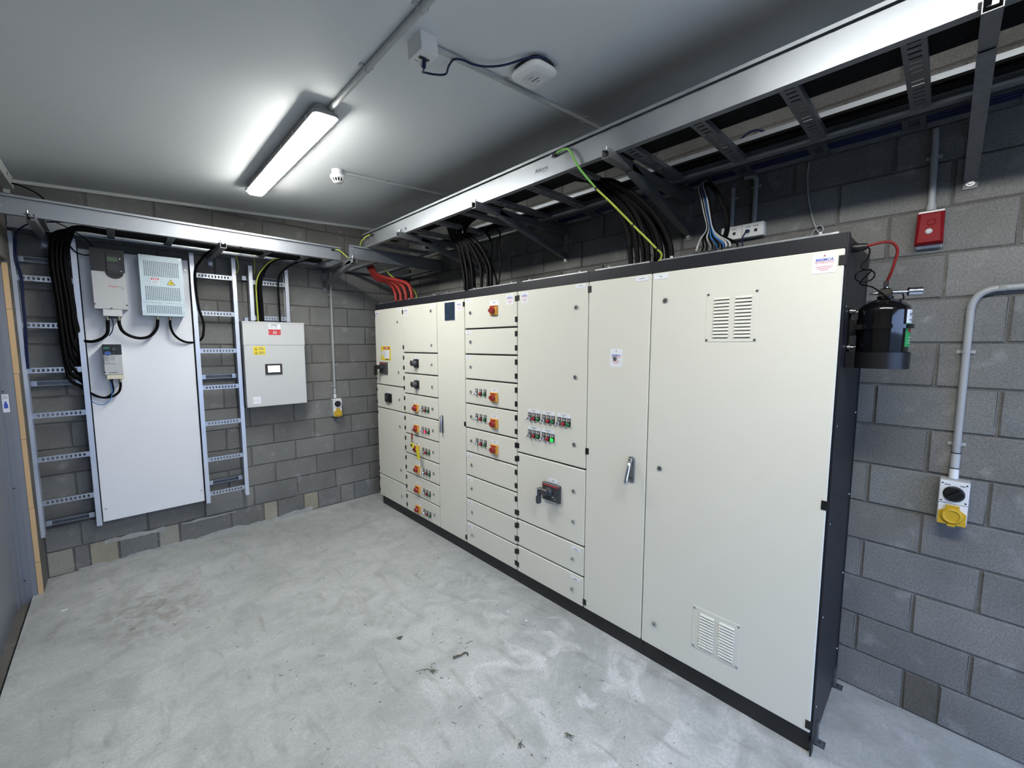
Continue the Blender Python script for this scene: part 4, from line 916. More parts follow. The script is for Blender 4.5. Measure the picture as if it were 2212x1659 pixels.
free('earth_wire', B().tube([(-1.84, -0.30, 2.655), (-1.80, -0.25, 2.672), (-1.74, -0.18, 2.66), (-1.705, -0.135, 2.61), (-1.70, -0.125, 2.52), (-1.703, -0.1, 2.46)], 0.0038, 7, 5, m=0).tube([(-1.845, -0.31, 2.652), (-1.80, -0.252, 2.674)], 0.0055, 7, m=1, smoothpath=False), [earth, blackp], 'thin yellow-green earth wire arching down to the short ladder', 'cable')
# grey and blue bundle into the wide cabinet
gl = [(-0.56, -3.764), (-0.545, -3.788), (-0.54, -3.806), (-0.53, -3.822), (-0.55, -3.838), (-0.54, -3.856), (-0.56, -3.872), (-0.545, -3.890), (-0.555, -3.906), (-0.55, -3.922), (-0.515, -3.944)]
kinds = [cableg, cableb, cableb, cableg, cableb, cablebl, cableb, cablebl, cableg, cableg, cableb]
nm = {cableg.name: 'grey', cableb.name: 'black', cablebl.name: 'blue'}
for k, ((xb, yb), mm) in enumerate(zip(gl, kinds)):
    t = (yb + 3.85) * 1.0; c = nm[mm.name]
    cable('control_cable', [(-0.12, -3.60 + R_(-.01, .01), 2.735), (-0.22, -3.66 + R_(-.01, .01), 2.72), (-0.33, -3.685 + t * .15, 2.655), (-0.36, -3.715 + t * 0.2, 2.58), (-0.39, -3.745 + t * 0.18, 2.49), (-0.42, -3.775 + t * 0.18, 2.40), (-0.48, -3.80 + t * 0.55, 2.34), (xb, yb - t * .1, 2.285), (xb, yb, CT + 0.02)],
          0.0048 if mm is not cablebl else 0.0042, mm, '%s cable fanning into the row of small black glands' % c, '%s cables fanning into the row of small black glands' % c)
    free('cable_gland', B().cyl((xb, yb, 2.2385), (xb, yb, 2.252), 0.0115, n=8).cyl((xb, yb, 2.252), (xb, yb, 2.262), 0.0095, 0.007, 10), blackp, 'small black gland in the row on the widest cabinets', 'gland', 'row of small black glands on the cabinet roof')
cable('power_cable', [(-0.12, -3.62, 2.735), (-0.22, -3.69, 2.72), (-0.34, -3.73, 2.66), (-0.37, -3.785, 2.585), (-0.39, -3.835, 2.48), (-0.41, -3.855, 2.385), (-0.46, -3.862, 2.32), (-0.48, -3.865, CT)], 0.0125, cableb, 'thick black cable bowed over the grey and blue bundle')
# red cables in the corner
for k, (xb, yb, x1, y1) in enumerate([(-0.606, -0.781, -0.66, -0.44), (-0.597, -0.866, -0.665, -0.47), (-0.601, -0.973, -0.69, -0.50), (-0.600, -1.081, -0.69, -0.53)]):
    cable('power_cable', [(-0.70, y1 + 0.12, 2.66), (-0.705, y1 + 0.03, 2.59), (-0.695, y1 - 0.02, 2.525), (-0.66, y1 - 0.075 - .03 * k, 2.472), (-0.63, (y1 + yb) / 2 - 0.03, 2.440), (-0.605, yb + 0.07, 2.385), (xb, yb + 0.012, 2.31), (xb, yb, CT)], 0.0185, redc,
          ['leftmost of the four red cables in the corner', 'second from left of the four red cables in the corner', 'third from left of the four red cables in the corner', 'rightmost of the four red cables, beside the yellow wire'][k], 'red cables dropping into the first cabinets')
cable('earth_wire', [(-0.62, -0.56, 2.60), (-0.60, -0.72, 2.48), (-0.55, -0.86, 2.43), (-0.52, -0.95, 2.36), (-0.495, -0.985, 2.29), (-0.489, -0.975, CT)], 0.006, earth, 'yellow-green earth wire curving down behind the red cables')
# cables down the ladder nearest the door and along the back tray
for k in range(9):
    x = -2.985 + 0.0105 * (k % 9); yy = -0.128 - 0.021 * (k % 2); ze = 1.46 + 0.045 * k; tx = -0.25 - 0.024 * (k % 6)
    cable('power_cable', [(-1.15, tx, 2.622 + .021 * (k // 6)), (-1.9, tx - R_(0, .01), 2.622 + .021 * (k // 6)), (-2.6, tx, 2.624 + .021 * (k // 6)), (-2.83, tx + .01, 2.63), (x + 0.03, -0.215, 2.59), (x - 0.002, yy - .02, 2.49), (x - 0.01, yy - 0.004, 2.36), (x + R_(-.004, .004), yy, 2.10), (x + 0.004, yy, ze + (2.10 - ze) * .62), (x + 0.012, yy, ze + (2.10 - ze) * .30), (min(x + 0.03, -2.908), -0.128, ze + 0.07), (-2.906, -0.086, ze + 0.02), (-2.878, -0.078, ze - 0.02)],
          0.0105, cableb, 'black cable in the bundle down the ladder nearest the door', 'black cables down the ladder nearest the door')
for k in range(2):
    cable('data_cable', [(-2.9, -0.42, 2.635), (-3.05, -0.30, 2.625), (-3.135, -0.17, 2.575), (-3.158 + .008 * k, -0.126, 2.50), (-3.162 + .010 * k, -0.124, 2.38), (-3.146 + .008 * k, -0.122, 2.26), (-3.150 + .006 * k, -0.122, 2.08), (-3.152 + .007 * k, -0.122, 1.93), (-3.160 + .008 * k, -0.122, 1.75), (-3.160 + .006 * k, -0.121, 1.625)], 0.0048, navy,
          'navy data cable tied to the left rail of the ladder nearest the door', 'navy data cables down the left ladder rail')
cable('control_cable', [(-3.17, -0.14, 2.905), (-3.10, -0.2, 2.885), (-3.02, -0.30, 2.83), (-2.97, -0.36, 2.76), (-2.94, -0.34, 2.66)], 0.005, cableb, 'thin black cable drooping from the white trunking into the back tray')
cable('control_cable', [(-3.02, -0.46, 2.645), (-2.94, -0.36, 2.64), (-2.87, -0.26, 2.62), (-2.80, -0.20, 2.575), (-2.77, -0.19, 2.53), (-2.762, -0.20, 2.505)], 0.0035, cableb, 'thin black wire from the back tray to the top of the larger drive')
cable('control_cable', [(-2.93, -0.20, 2.60), (-2.90, -0.15, 2.545), (-2.865, -0.135, 2.488), (-2.82, -0.15, 2.468), (-2.785, -0.17, 2.470)], 0.004, cableb, 'thin black wire looping to the left side of the larger drive')
# drive cables on the board
cable('power_cable', [(-2.724, -0.178, 1.990), (-2.725, -0.178, 1.95), (-2.733, -0.176, 1.885), (-2.765, -0.165, 1.845), (-2.815, -0.14, 1.822), (-2.86, -0.112, 1.826), (-2.885, -0.06, 1.84)], 0.0115, cableb, 'black cable looping left from the larger drive behind the ladder rail')
cable('power_cable', [(-2.660, -0.178, 1.990), (-2.660, -0.178, 1.955), (-2.645, -0.172, 1.905), (-2.605, -0.165, 1.868), (-2.545, -0.165, 1.850), (-2.485, -0.165, 1.868), (-2.440, -0.168, 1.93), (-2.428, -0.170, 2.005)], 0.0115, cableb, 'black cable looped between the larger drive and the filter box')
cable('power_cable', [(-2.349, -0.170, 2.005), (-2.350, -0.168, 1.955), (-2.335, -0.160, 1.895), (-2.300, -0.145, 1.848), (-2.25, -0.125, 1.820), (-2.20, -0.095, 1.818), (-2.165, -0.085, 1.825), (-2.137, -0.125, 1.855), (-2.127, -0.140, 1.90), (-2.122, -0.14, 1.99), (-2.150, -0.135, 2.15), (-2.156, -0.135, 2.40), (-2.122, -0.16, 2.51), (-2.04, -0.24, 2.61), (-1.92, -0.30, 2.640)], 0.0095, cableb, 'black cable from the filter box up between the ladder rails to the tray')
cable('data_cable', [(-2.70, -0.178, 2.005), (-2.695, -0.18, 1.95), (-2.705, -0.178, 1.90), (-2.725, -0.172, 1.865)], 0.0035, navy, 'thin blue wire beside the larger drive left gland')
cable('power_cable', [(-2.684, -0.158, 1.505), (-2.685, -0.156, 1.470), (-2.700, -0.150, 1.420), (-2.745, -0.140, 1.388), (-2.80, -0.128, 1.388), (-2.85, -0.112, 1.420), (-2.885, -0.06, 1.45)], 0.0085, cableb, 'black cable looping left from right gland of the smaller drive')
cable('power_cable', [(-2.733, -0.158, 1.505), (-2.728, -0.150, 1.455), (-2.738, -0.142, 1.412), (-2.78, -0.132, 1.385), (-2.83, -0.118, 1.400), (-2.868, -0.09, 1.44)], 0.0070, cableb, 'black cable looping left from left gland of the smaller drive')
cable('data_cable', [(-2.738, -0.165, 1.505), (-2.735, -0.165, 1.43), (-2.755, -0.155, 1.36), (-2.805, -0.14, 1.330), (-2.855, -0.12, 1.362), (-2.88, -0.06, 1.40)], 0.0028, cablebl, 'thin blue wire hanging lowest under the smaller drive')
# cables into the wall panel
for k in range(3):
    cable('power_cable', [(-1.12, -0.20 - .03 * k, 2.64), (-1.36, -0.20 - .03 * k, 2.632), (-1.54, -0.19, 2.60), (-1.645 + .008 * k, -0.165, 2.49), (-1.690 + .014 * k, -0.145 - .012 * (k % 2), 2.37), (-1.690 + .015 * k, -0.142 - .012 * (k % 2), 2.20), (-1.688 + .015 * k, -0.142, 2.014)], 0.0105, cableb,
          'black cable dropping past the short ladder into the left of the wall panel', 'black cables dropping into the left of the wall panel')
cable('earth_wire', [(-1.12, -0.31, 2.64), (-1.36, -0.27, 2.635), (-1.55, -0.22, 2.605), (-1.66, -0.185, 2.49), (-1.703, -0.165, 2.37), (-1.706, -0.160, 2.2), (-1.702, -0.155, 2.014)], 0.006, earth, 'yellow-green earth wire beside black cables into the wall panel')
cable('power_cable', [(-1.05, -0.24, 2.65), (-1.25, -0.22, 2.635), (-1.40, -0.18, 2.575), (-1.49, -0.15, 2.48), (-1.512, -0.14, 2.38), (-1.512, -0.138, 2.2), (-1.510, -0.138, 2.014)], 0.0085, cableb, 'single black cable dropping into the right of the wall panel')
for k in range(3):
    cable('data_cable', [(-0.075 - .02 * k, -5.7, 2.765), (-0.08 - .02 * k, -4.6, 2.763 + .004 * k), (-0.085 - .02 * k, -3.7, 2.764), (-0.08 - .02 * k, -2.3, 2.765)], 0.0075, navy, 'navy data cable lying in the narrow tray on the right wall', 'navy data cables in the narrow tray')
cable('data_cable', [(-0.13, -3.70, 2.775), (-0.20, -3.78, 2.84), (-0.25, -3.866, 2.885), (-0.25, -3.935, 2.885), (-0.22, -4.0, 2.83), (-0.14, -4.06, 2.775)], 0.0055, navy, 'navy cable loop standing up behind the long tray')

# cable gland bases under the black drops
for (xs, ys) in (((-0.545, -3.394), 0), ((-0.535, -3.430), 0), ((-0.53, -3.465), 0), ((-0.55, -3.503), 0), ((-0.53, -3.565), 0), ((-0.525, -3.620), 0)):
    pass

# ------------------------------------------------------------------ things on the right wall
dx = root('data_outlet_box', 'white twin data outlet box on the right wall above the cabinets', 'outlet', RIGHT, (0, -3.692, 2.410))
B().slab(0, 0.226, 0, 0.075, 0.001, 0.034, r=0.003, c=0.001).build('back_box', whitep, dx)
for u0 in (0.001, 0.114):
    b = B().slab(u0, u0 + 0.111, 0.0, 0.075, 0.0345, 0.042, r=0.003, c=0.002)
    for q in (0.032, 0.072): b.slab(u0 + q - 0.008, u0 + q + 0.008, 0.024, 0.040, 0.042, 0.0425, m=1).box(u0 + q - 0.013, u0 + q + 0.013, 0.054, 0.0585, 0.042, 0.0424, 2)
    b.build('faceplate', [whitep, blackp, inkg], dx)
for y0, ye, lb in ((-3.724, None, 'navy patch plug in the left white data outlet'), (-3.838, -3.905, 'navy patch lead hanging from the right white data outlet')):
    b = B().cyl((-0.042, y0, 2.442), (-0.062, y0, 2.440), 0.011, 0.009, 10)
    if ye: b.tube([(-0.060, y0, 2.440), (-0.080, y0, 2.430), (-0.088, y0 + .012, 2.40), (-0.10, y0 + .006, 2.36), (-0.12, y0 - .01, 2.30), (-0.14, y0 - 0.02, CT + .004)], 0.004, 7)
    else: b.tube([(-0.060, y0, 2.440), (-0.075, y0 + .02, 2.432), (-0.085, y0 + .035, 2.41), (-0.10, y0 + .04, 2.36)], 0.004, 7)
    free('patch_lead', b, navy, lb, 'cable')
sd = root('alarm_sounder', 'red wall sounder with a small clear lens on the right wall', 'sounder', RIGHT, (0, -4.538, 2.230))
B().slab(0.0, 0.084, 0.0, 0.162, 0.001, 0.03, r=0.004, c=0.002).build('base', whitep, sd)
b = B()
pr = [(-0.002, 0.010, 0.030), (0.086, 0.010, 0.030), (0.086, 0.152, 0.030), (-0.002, 0.152, 0.030), (-0.004, 0.012, 0.058), (0.088, 0.012, 0.058), (0.084, 0.150, 0.048), (0.0, 0.150, 0.048), (0.006, 0.020, 0.070), (0.078, 0.020, 0.070), (0.072, 0.142, 0.060), (0.012, 0.142, 0.060)]
b.add(pr, [(0, 1, 2, 3), (8, 9, 10, 11)] + [(i, (i + 1) % 4, 4 + (i + 1) % 4, 4 + i) for i in range(4)] + [(4 + i, 4 + (i + 1) % 4, 8 + (i + 1) % 4, 8 + i) for i in range(4)])
b.lathe([(0.015, 0.0), (0.015, 0.004), (0.011, 0.004), (0.010, 0.0)], (0.046, 0.105, 0.0615), (0, 0.08, 1), 18)
b.build('cover', soundred, sd)
el = B().lathe([(0.012, 0), (0.010, 0.004), (0.005, 0.006), (0.001, 0.0065)], (0.040, 0.066, 0.0665), (0, 0.08, 1), 14); el.build('lens', clearl, sd)
cable('control_cable', [(-0.004, -4.103, 2.75), (-0.004, -4.100, 2.70), (-0.004, -4.103, 2.635), (-0.005, -4.115, 2.538), (-0.008, -4.145, 2.425), (-0.012, -4.168, 2.376), (-0.014, -4.186, 2.386), (-0.014, -4.176, 2.410), (-0.016, -4.155, 2.405), (-0.10, -4.15, 2.34), (-0.19, -4.15, 2.285), (-0.22, -4.155, 2.265)], 0.0035, cableg, 'thin grey cable with a small loop down the right wall')
free('cable_gland', B().cyl((-0.22, -4.155, 2.2385), (-0.22, -4.155, 2.252), 0.017, n=8).cyl((-0.22, -4.155, 2.252), (-0.22, -4.155, 2.272), 0.015, 0.010, 12), blackp, 'single larger black gland at the near end of the cabinet roof', 'gland')

# gas cylinder on the end of the widest cabinet
YE = YB[7] - 0.0045
gx, gy = -0.42, YE - 0.105; gr = 0.083
gc = root('gas_cylinder', 'gloss black gas cylinder with gauge in a bracket on the cabinet end', 'cylinder', None, (gx, gy, 1.728))
b = B().lathe([(0.04, 0), (0.078, 0.004), (gr, 0.015), (gr, 0.205), (0.080, 0.218), (0.066, 0.233), (0.040, 0.247), (0.022, 0.254), (0.022, 0.262)], (0, 0, 0), (0, 0, 1), 36); b.build('body', cyl_black, gc)
def wrap(b, a0, a1, z0, z1, r, m, n=8):
    vs = []; 
    for z in (z0, z1):
        for i in range(n + 1):
            q = math.radians(a0 + (a1 - a0) * i / n); vs.append((r * math.cos(q), r * math.sin(q), z))
    b.add(vs, [(i, i + 1, n + 2 + i, n + 1 + i) for i in range(n)], m, True)
    return b
b = wrap(B(), -122, -50, 0.060, 0.152, gr + 0.0006, 0, 12); wrap(b, -112, -60, 0.118, 0.130, gr + 0.0010, 1, 8); wrap(b, -108, -62, 0.143, 0.146, gr + 0.001, 2); wrap(b, -110, -70, 0.096, 0.098, gr + 0.001, 2); wrap(b, -112, -66, 0.084, 0.086, gr + 0.001, 2); wrap(b, -116, -52, 0.074, 0.0755, gr + 0.001, 2)
wrap(b, -122, -50, 0.152, 0.205, gr + 0.0006, 2, 12); wrap(b, -112, -60, 0.163, 0.167, gr + 0.001, 3)
for i, a in enumerate((-110, -104, -98, -92, -86, -78)): wrap(b, a, a + 4, 0.180 + 0.004 * (i % 3), 0.190 + 0.003 * (i % 2), gr + 0.001, 4, 2)
b.build('printed_label', [greenlab, redprint, lblw, inkg, ink], gc, fix=False)['label'] = 'green and white printed label'
b = B().slab(-0.024, 0.024, -0.018, 0.018, 0.262, 0.296, c=0.006).cyl((0, 0, 0.254), (0, 0, 0.264), 0.026, n=6, m=1).box(-0.028, 0.010, -0.020, 0.020, 0.262, 0.272, 1)
b.cyl((-0.01, 0, 0.296), (-0.01, 0, 0.312), 0.008, n=6, m=2).cyl((0.010, 0, 0.296), (0.010, 0, 0.330), 0.005, n=8, m=2)
b.box(-0.030, -0.012, -0.008, 0.008, 0.300, 0.322, 1)
b.build('valve', [mat('dark_nickel', (96, 94, 88), 0.3, 0.9), blackp, chrome], gc)
gd = Vector((0.30, -0.95, 0.0)).normalized()
b = B().cyl(gd * 0.02 + Vector((0, 0, 0.279)), gd * 0.055 + Vector((0, 0, 0.279)), 0.008, n=6).cyl(gd * 0.055 + Vector((0, 0, 0.279)), gd * 0.068 + Vector((0, 0, 0.279)), 0.005, n=10).cyl(gd * 0.068 + Vector((0, 0, 0.279)), gd * 0.108 + Vector((0, 0, 0.279)), 0.017, 0.017, 18)
b.cyl(gd * -0.02 + Vector((0, 0, 0.277)), gd * -0.052 + Vector((0, 0, 0.277)), 0.006, 0.004, 8); b.build('pressure_gauge', chrome, gc)
cr = root('cylinder_bracket', 'black steel cradle clamping the gas cylinder to the cabinet end', 'bracket', None, (gx, YE, 1.700))
dy = gy - YE
def ring(b, z0, z1, r0, r1, m=0, n=32):
    vs = []; 
    for r, z in ((r0, z0), (r1, z0), (r1, z1), (r0, z1)): vs += [(r * math.cos(2 * math.pi * i / n), dy + r * math.sin(2 * math.pi * i / n), z) for i in range(n)]
    for j in range(4):
        q = vs[j * n:(j + 1) * n] + vs[((j + 1) % 4) * n:((j + 1) % 4 + 1) * n]
        b.add(q, [(i, (i + 1) % n, n + (i + 1) % n, n + i) for i in range(n)], m, j in (1, 3))
    return b
b = ring(B(), 0.0, 0.066, gr + 0.003, gr + 0.007); b.cyl((0, dy, 0.0), (0, dy, 0.022), gr + 0.004, n=32).box(-0.07, 0.07, -0.03, -0.0005, 0.0, 0.066); b.build('base_cup', cyl_rubber, cr)
b = B().box(-0.035, 0.035, -0.006, -0.0006, 0.03, 0.250).box(-0.03, 0.03, -0.024, -0.006, 0.135, 0.200); b.build('back_plate', cyl_rubber, cr)
b = B(); ring(b, 0.160, 0.176, gr + 0.0015, gr + 0.0115); b.box(-0.085, -0.060, -0.05, -0.02, 0.158, 0.178); b.build('clamp_band', cyl_black, cr)
for zz in (0.085, 0.235):
    for xx in (-0.055, 0.03): B().cyl((xx, -0.0006, zz), (xx, -0.022, zz), 0.007, n=8).cyl((xx, -0.004, zz), (xx, -0.010, zz), 0.012, n=6).build('bolt', steelbolt, cr)
ge_ = Vector((-0.50, YE, 2.188))
free('cable_gland', B().cyl(ge_, ge_ + Vector((0, -0.014, 0)), 0.018, n=8).cyl(ge_ + Vector((0, -0.014, 0)), ge_ + Vector((0, -0.045, 0)), 0.016, 0.011, 12), blackp, 'black gland high on the side of the widest cabinet', 'gland')
free('cable_gland', B().cyl(ge_ + Vector((0.05, 0, 0.005)), ge_ + Vector((0.05, -0.012, 0.005)), 0.016, n=8).cyl(ge_ + Vector((0.05, -0.012, 0.005)), ge_ + Vector((0.05, -0.036, 0.005)), 0.014, 0.010, 12), blackp, 'second black gland behind the one with the red hose', 'gland')
cable('red_hose', [ge_ + Vector((0, -0.04, 0)), (-0.50, -4.44, 2.192), (-0.48, -4.47, 2.199), (-0.465, -4.495, 2.192), (-0.45, -4.508, 2.165), (-0.44, -4.502, 2.125), (-0.43, gy - 0.012, 2.085), (gx + 0.010, gy, 2.052)], 0.0052, redc, 'red hose arching from the cabinet side to the gas cylinder valve', cat='hose')
pts = [ge_ + Vector((0, -0.042, 0)), (-0.495, -4.428, 2.175), (-0.49, -4.425, 2.145), (-0.50, -4.405, 2.11)]
for i in range(26):
    q = math.radians(100 + i * 30); pts.append((-0.50 + .002 * (i % 3), -4.412 - 0.030 * math.cos(q) * -1 - 0.008, 2.072 + 0.024 * math.sin(q)))
pts += [(-0.49, -4.405, 2.045), (-0.47, -4.44, 2.030), (-0.45, -4.47, 2.005), (-0.445, -4.50, 1.975), (-0.43, -4.52, 1.972), (-0.415, -4.535, 1.98), (-0.40, gy - .05, 1.998)]
cable('control_cable', pts, 0.0028, cableb, 'thin black wire coiled in a loop above the gas cylinder', res=3)

# ------------------------------------------------------------------ ceiling things
def cp(x, y, n=0.0):
    q = Vector((SL, 0, -1)).normalized(); return Vector((x, y, ceil_z(x))) + q * n
def luminaire(x, y, label):
    r = root('batten_light', label, 'light', CEIL, cp(x, y), 'weatherproof batten lights on the ceiling'); L = 0.775; h = 0.063
    B().slab(-0.052, 0.052, -L + 0.01, L - 0.01, 0.0, 0.036, r=0.02, c=0.002).slab(-h - 0.005, h + 0.005, -L - 0.005, L + 0.005, 0.036, 0.054, r=0.03, c=0.002).build('housing', lumbody, r)
    B().slab(-h + 0.008, h - 0.008, -L + 0.008, L - 0.008, 0.0542, 0.076, r=0.028, c=0.012).build('diffuser', lumled, r)
    cm = B().box(-0.0045, 0.0, -0.012, 0.012, 0.038, 0.060).mesh('clip', chrome)
    for i in range(7):
        v = -L + 0.10 + i * (2 * L - 0.2) / 6
        inst('clip', cm, r, (-h - 0.005, v, 0)); inst('clip', cm, r, (h + 0.0095, v, 0))
luminaire(-1.823, -1.575, 'lit batten light on the ceiling in front of the back wall')
luminaire(-1.823, -4.86, 'lit batten light on the ceiling above the camera')
def cconduit(label, pts, r, clips):
    o = Vector(pts[0]); rt = root('conduit', label, 'conduit', None, o, 'grey plastic conduits')
    B().tube([Vector(p) - o for p in pts], r, 12, smoothpath=False).build('pipe', mat('ceiling_conduit_' + str(len(MATS)), (172, 177, 178), 0.45), rt)
    nrm = Vector((SL, 0, -1)).normalized()
    for c, ax in clips:
        c = Vector(c) - o; ax = Vector(ax).normalized(); s = nrm.cross(ax)
        b = B().cyl(c - ax * 0.007, c + ax * 0.007, r * 1.2, n=12)
        b.sweep([(-r * 2.3, -r - 0.0004), (r * 2.3, -r - 0.0004), (r * 2.3, -r + 0.006), (-r * 2.3, -r + 0.006)], c - ax * 0.008, c + ax * 0.008, s, nrm); b.build('saddle_clip', lgreyp, rt)
cconduit('white ceiling conduit running between the two batten lights', [cp(-1.80, -2.355, 0.015), cp(-1.80, -4.17, 0.015)], 0.0135, [(cp(-1.80, -2.775, 0.015), (0, 1, 0)), (cp(-1.80, -3.235, 0.015), (0, 1, 0))])
cconduit('white ceiling conduit from the white box past the access point', [cp(-1.656, -3.088, 0.013), cp(-0.05, -3.115, 0.013)], 0.012, [(cp(-1.245, -3.095, 0.013), (1, 0, SL)), (cp(-0.63, -3.105, 0.013), (1, 0, SL))])
cconduit('thin white ceiling conduit leading right from the smoke detector', [cp(-1.375, -1.508, 0.012), cp(-0.05, -1.508, 0.012)], 0.0105, [(cp(-1.07, -1.508, 0.012), (1, 0, SL))])
bx = root('surface_box', 'white square surface outlet box on the ceiling beside the conduit', 'outlet', CEIL, cp(-1.738, -3.028))
B().slab(0, 0.080, 0, 0.106, 0.001, 0.066, r=0.004, c=0.001).build('back_box', whitep, bx)
b = B().slab(-0.001, 0.081, -0.001, 0.107, 0.0665, 0.074, r=0.004, c=0.002).slab(0.016, 0.034, 0.048, 0.066, 0.074, 0.0745, m=1).slab(0.046, 0.064, 0.048, 0.066, 0.074, 0.0745, m=1).box(0.012, 0.030, 0.026, 0.030, 0.074, 0.0744, 2)
b.build('faceplate', [whitep, blackp, inkg], bx)
ap = root('access_point', 'white rounded-square wireless access point on the ceiling', 'access point', CEIL, cp(-1.203, -3.250))
def squircle(r, n=36, p=3.6): return [(r * math.copysign(abs(math.cos(2 * math.pi * i / n)) ** (2 / p), math.cos(2 * math.pi * i / n)), r * 1.02 * math.copysign(abs(math.sin(2 * math.pi * i / n)) ** (2 / p), math.sin(2 * math.pi * i / n))) for i in range(n)]
B().prism(squircle(0.078), 0.0005, 0.022).build('mounting_base', blackp, ap)
b = B(); Ls = [(0.085, 0.022), (0.090, 0.032), (0.088, 0.040), (0.078, 0.047), (0.05, 0.051)]; n_ = 36; vs = []
for rr, h in Ls: vs += [(q[0], q[1], h) for q in squircle(rr, n_)]
b.add(vs, [(j * n_ + i, j * n_ + (i + 1) % n_, (j + 1) * n_ + (i + 1) % n_, (j + 1) * n_ + i) for j in range(len(Ls) - 1) for i in range(n_)] , 0, True); b.add(vs[-n_:], [list(range(n_))], 0, True); b.add(vs[:n_], [list(range(n_ - 1, -1, -1))])
b.build('cover', whitep, ap)
b = B()
for i in range(5): b.box(0.0, 0.010, -0.020 + 0.009 * i, -0.0145 + 0.009 * i, 0.0512, 0.0514, 0)
for i in range(3): b.box(-0.024 + 0.004 * i, -0.0225 + 0.004 * i, -0.024, 0.012, 0.0512, 0.0514, 1)
b.box(0.022, 0.027, -0.010, 0.010, 0.0512, 0.0514, 1)
b.build('printed_mark', [ink, inkg], ap, fix=False)
B().box(-0.012, 0.012, -0.012, 0.012, 0, 0.016).build('cable_port', blackp, ap, (0.008, 0.074, 0.004)).matrix_local
pw = [cp(-1.700, -3.093, 0.076), cp(-1.692, -3.070, 0.100), cp(-1.665, -3.02, 0.085), cp(-1.613, -2.965, 0.045), cp(-1.560, -2.965, 0.034), cp(-1.522, -2.992, 0.030), cp(-1.545, -3.05, 0.030), cp(-1.555, -3.105, 0.032), cp(-1.52, -3.122, 0.030), cp(-1.461, -3.122, 0.026), cp(-1.40, -3.145, 0.022), cp(-1.345, -3.20, 0.020), cp(-1.295, -3.30, 0.018), cp(-1.24, -3.345, 0.018), cp(-1.20, -3.335, 0.018)]
free('patch_lead', B().tube(pw, 0.0045, 8, 6).tube(pw[:2], 0.0085, 8, smoothpath=False), navy, 'navy patch lead looping from the ceiling box to the access point', 'cable')
sk = root('smoke_detector', 'white round smoke detector on the ceiling near the back wall', 'smoke detector', CEIL, cp(-1.440, -1.502))
B().lathe([(0.040, 0.0005), (0.040, 0.034), (0.036, 0.036)], (0, 0, 0), (0, 0, 1), 24).build('base', whitep, sk)
b = B().lathe([(0.050, 0.036), (0.053, 0.040), (0.053, 0.054), (0.047, 0.060), (0.036, 0.062)], (0, 0, 0), (0, 0, 1), 28)
b.lathe([(0.030, 0.082), (0.032, 0.086), (0.028, 0.090), (0.012, 0.092)], (0, 0, 0), (0, 0, 1), 24)
for i in range(12):
    q = 2 * math.pi * i / 12; c, s = math.cos(q), math.sin(q)
    b.tube([(0.044 * c, 0.044 * s, 0.058), (0.030 * c, 0.030 * s, 0.086)], 0.0038, 5, smoothpath=False)
b.build('head', whitep, sk); B().lathe([(0.036, 0.060), (0.026, 0.083)], (0, 0, 0), (0, 0, 1), 18).build('chamber', blackhole, sk)
tk = root('cable_trunking', 'short white trunking box in the top left ceiling corner', 'trunking', None, (-3.184, -0.36, 2.872))
B().box(0, 0.048, -0.5, 0.25, 0, 0.080).box(0.0, 0.050, 0.20, 0.252, -0.002, 0.082).build('body', trimm, tk); B().box(0, 0.03, 0.252, 0.285, -0.03, 0.05).build('end_piece', trimm, tk)
B().cyl((0.048, 0.05, 0.05), (0.0488, 0.05, 0.05), 0.012, n=14).build('knockout', blackhole, tk)

# ------------------------------------------------------------------ litter on the floor
lb = B()
def sliver(x, y, a, L, w_, curve=0.0):
    p = [Vector((x + math.cos(a) * L * t + math.cos(a + 1.57) * curve * L * math.sin(math.pi * t), y + math.sin(a) * L * t + math.sin(a + 1.57) * curve * L * math.sin(math.pi * t), w_ * 0.8 + 0.0004)) for t in (-0.5, -0.17, 0.17, 0.5)]
    lb.tube(p, w_, 4, 2, m=0 if random.random() < 0.8 else 1)
def flake(x, y, sz):
    n = random.randrange(4, 7); a0 = R_(0, 6.28); z = R_(0.0008, 0.0025); st = R_(0.25, 0.9); q = R_(0, 3.14)
    P = [(math.cos(a0 + 6.28 * k / n) * sz * R_(0.6, 1.1), math.sin(a0 + 6.28 * k / n) * sz * st) for k in range(n)]
    P = [(x + u * math.cos(q) - v * math.sin(q), y + u * math.sin(q) + v * math.cos(q)) for u, v in P]
    lb.prism(P, 0.0003, z, random.choice((0, 0, 1, 2)))
for i in range(330):
    x, y = R_(-3.1, -0.75), R_(-4.3, -0.35)
    if random.random() < 0.45: x, y = R_(-2.3, -0.8), R_(-4.0, -1.8)
    if random.random() < 0.42: sliver(x, y, R_(0, 3.14), R_(0.005, 0.022) * (1.8 if random.random() < 0.1 else 1), R_(0.0005, 0.0013), R_(-0.7, 0.7))
    else: flake(x, y, R_(0.0015, 0.0055))
tag(lb.build('floor_litter', [litter, MATS['dull_galvanised_steel'], mat('pale_straw', (138, 128, 104), 0.85)]), 'fine dry grass bits and crumbs scattered over the concrete floor', 'litter', kind='stuff')
def onfloor(px): return px
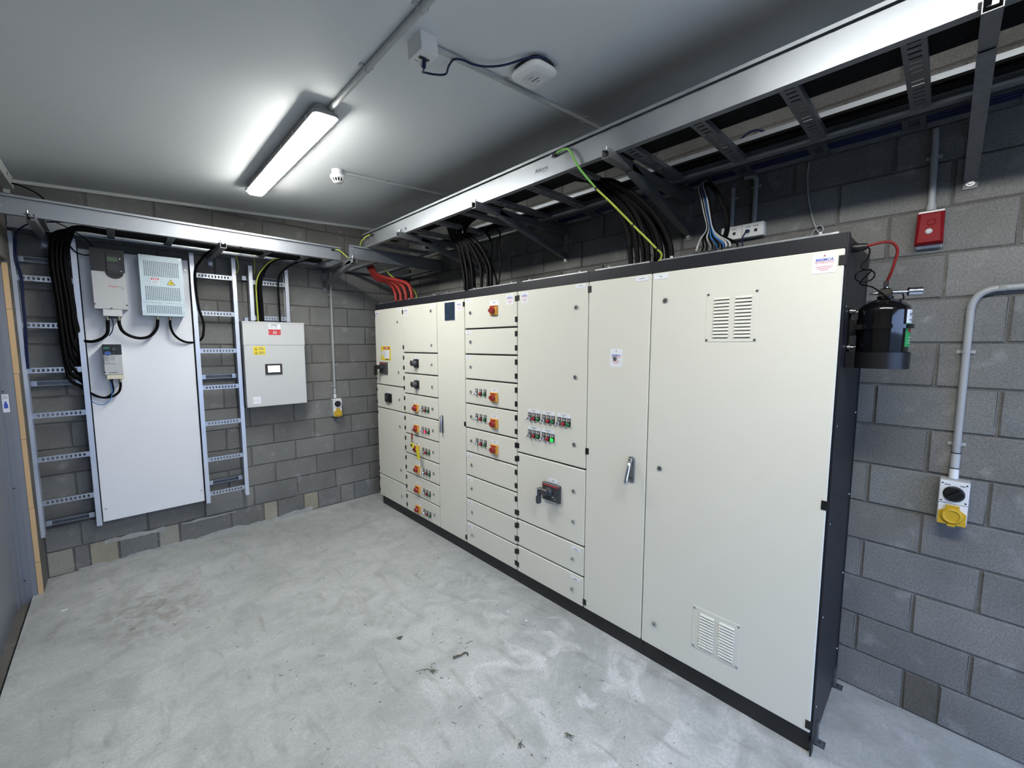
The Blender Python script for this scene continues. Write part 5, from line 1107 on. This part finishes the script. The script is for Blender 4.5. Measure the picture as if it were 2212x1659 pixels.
def twig(x, y, s, label):
    b = B()
    for i in range(9):
        a = R_(0, 6.28); L = s * R_(0.3, 1.0)
        b.tube([(x, y, 0.004), (x + math.cos(a) * L * 0.5, y + math.sin(a) * L * 0.5, 0.006 + R_(0, 0.008)), (x + math.cos(a + .4) * L, y + math.sin(a + .4) * L, 0.0016)], 0.0012, 4, 3)
    free('twig', b, litter, label, 'litter')
free('grass_stem', B().tube([(-1.545, -2.82, 0.006), (-1.575, -2.79, 0.008), (-1.615, -2.765, 0.003)], 0.0014, 5, 4), litter, 'long dry grass stem lying off the spiky grass tuft', 'litter')
twig(-1.556, -2.825, 0.045, 'spiky dry grass tuft on the open floor, largest piece of litter')
free('dead_leaf', B().tube([(-1.41, -2.828, 0.006), (-1.385, -2.838, 0.010), (-1.362, -2.846, 0.007)], 0.0065, 6, 4, m=0, rend=0.004).tube([(-1.358, -2.84, 0.005), (-1.338, -2.845, 0.009), (-1.328, -2.86, 0.006), (-1.338, -2.872, 0.004)], 0.004, 6, 4), litter, 'dark curled dead leaf lying beside the spiky grass tuft', 'litter')
free('dead_leaf', B().tube([(-1.565, -2.458, 0.004), (-1.55, -2.463, 0.007), (-1.532, -2.466, 0.004)], 0.0045, 6, 3).tube([(-1.56, -2.474, 0.003), (-1.545, -2.478, 0.004)], 0.003, 5, 3, smoothpath=False), litter, 'small dark twisted leaf scrap further toward the back wall', 'litter')
twig(-1.49, -3.456, 0.03, 'thin stiff grass stems sticking up near the bottom edge')
twig(-1.30, -3.585, 0.03, 'swirled grass scrap on the pale concrete before the wide cabinet')
free('paper_scrap', B().slab(-3.079, -3.045, -0.652, -0.640, 0.0004, 0.004, r=0.004), litterl, 'white paper scrap on the floor near the steel door', 'litter')
free('crumb', B().lathe([(0.004, 0), (0.010, 0.003), (0.006, 0.008)], (-2.532, -1.337, 0.0004), (0, 0, 1), 7), beige, 'pale brown crumb on the floor in front of the white board', 'litter')
for x, y in ((-0.938, -0.235), (-0.62, -0.28), (-0.895, -2.74), (-0.875, -2.893)):
    free('crumb', B().lathe([(0.006, 0), (0.010, 0.003), (0.005, 0.007)], (x, y, 0.0004), (0, 0, 1), 6), litterl, 'small white crumb on the floor along the cabinets', 'litter', 'white crumbs along the cabinets')
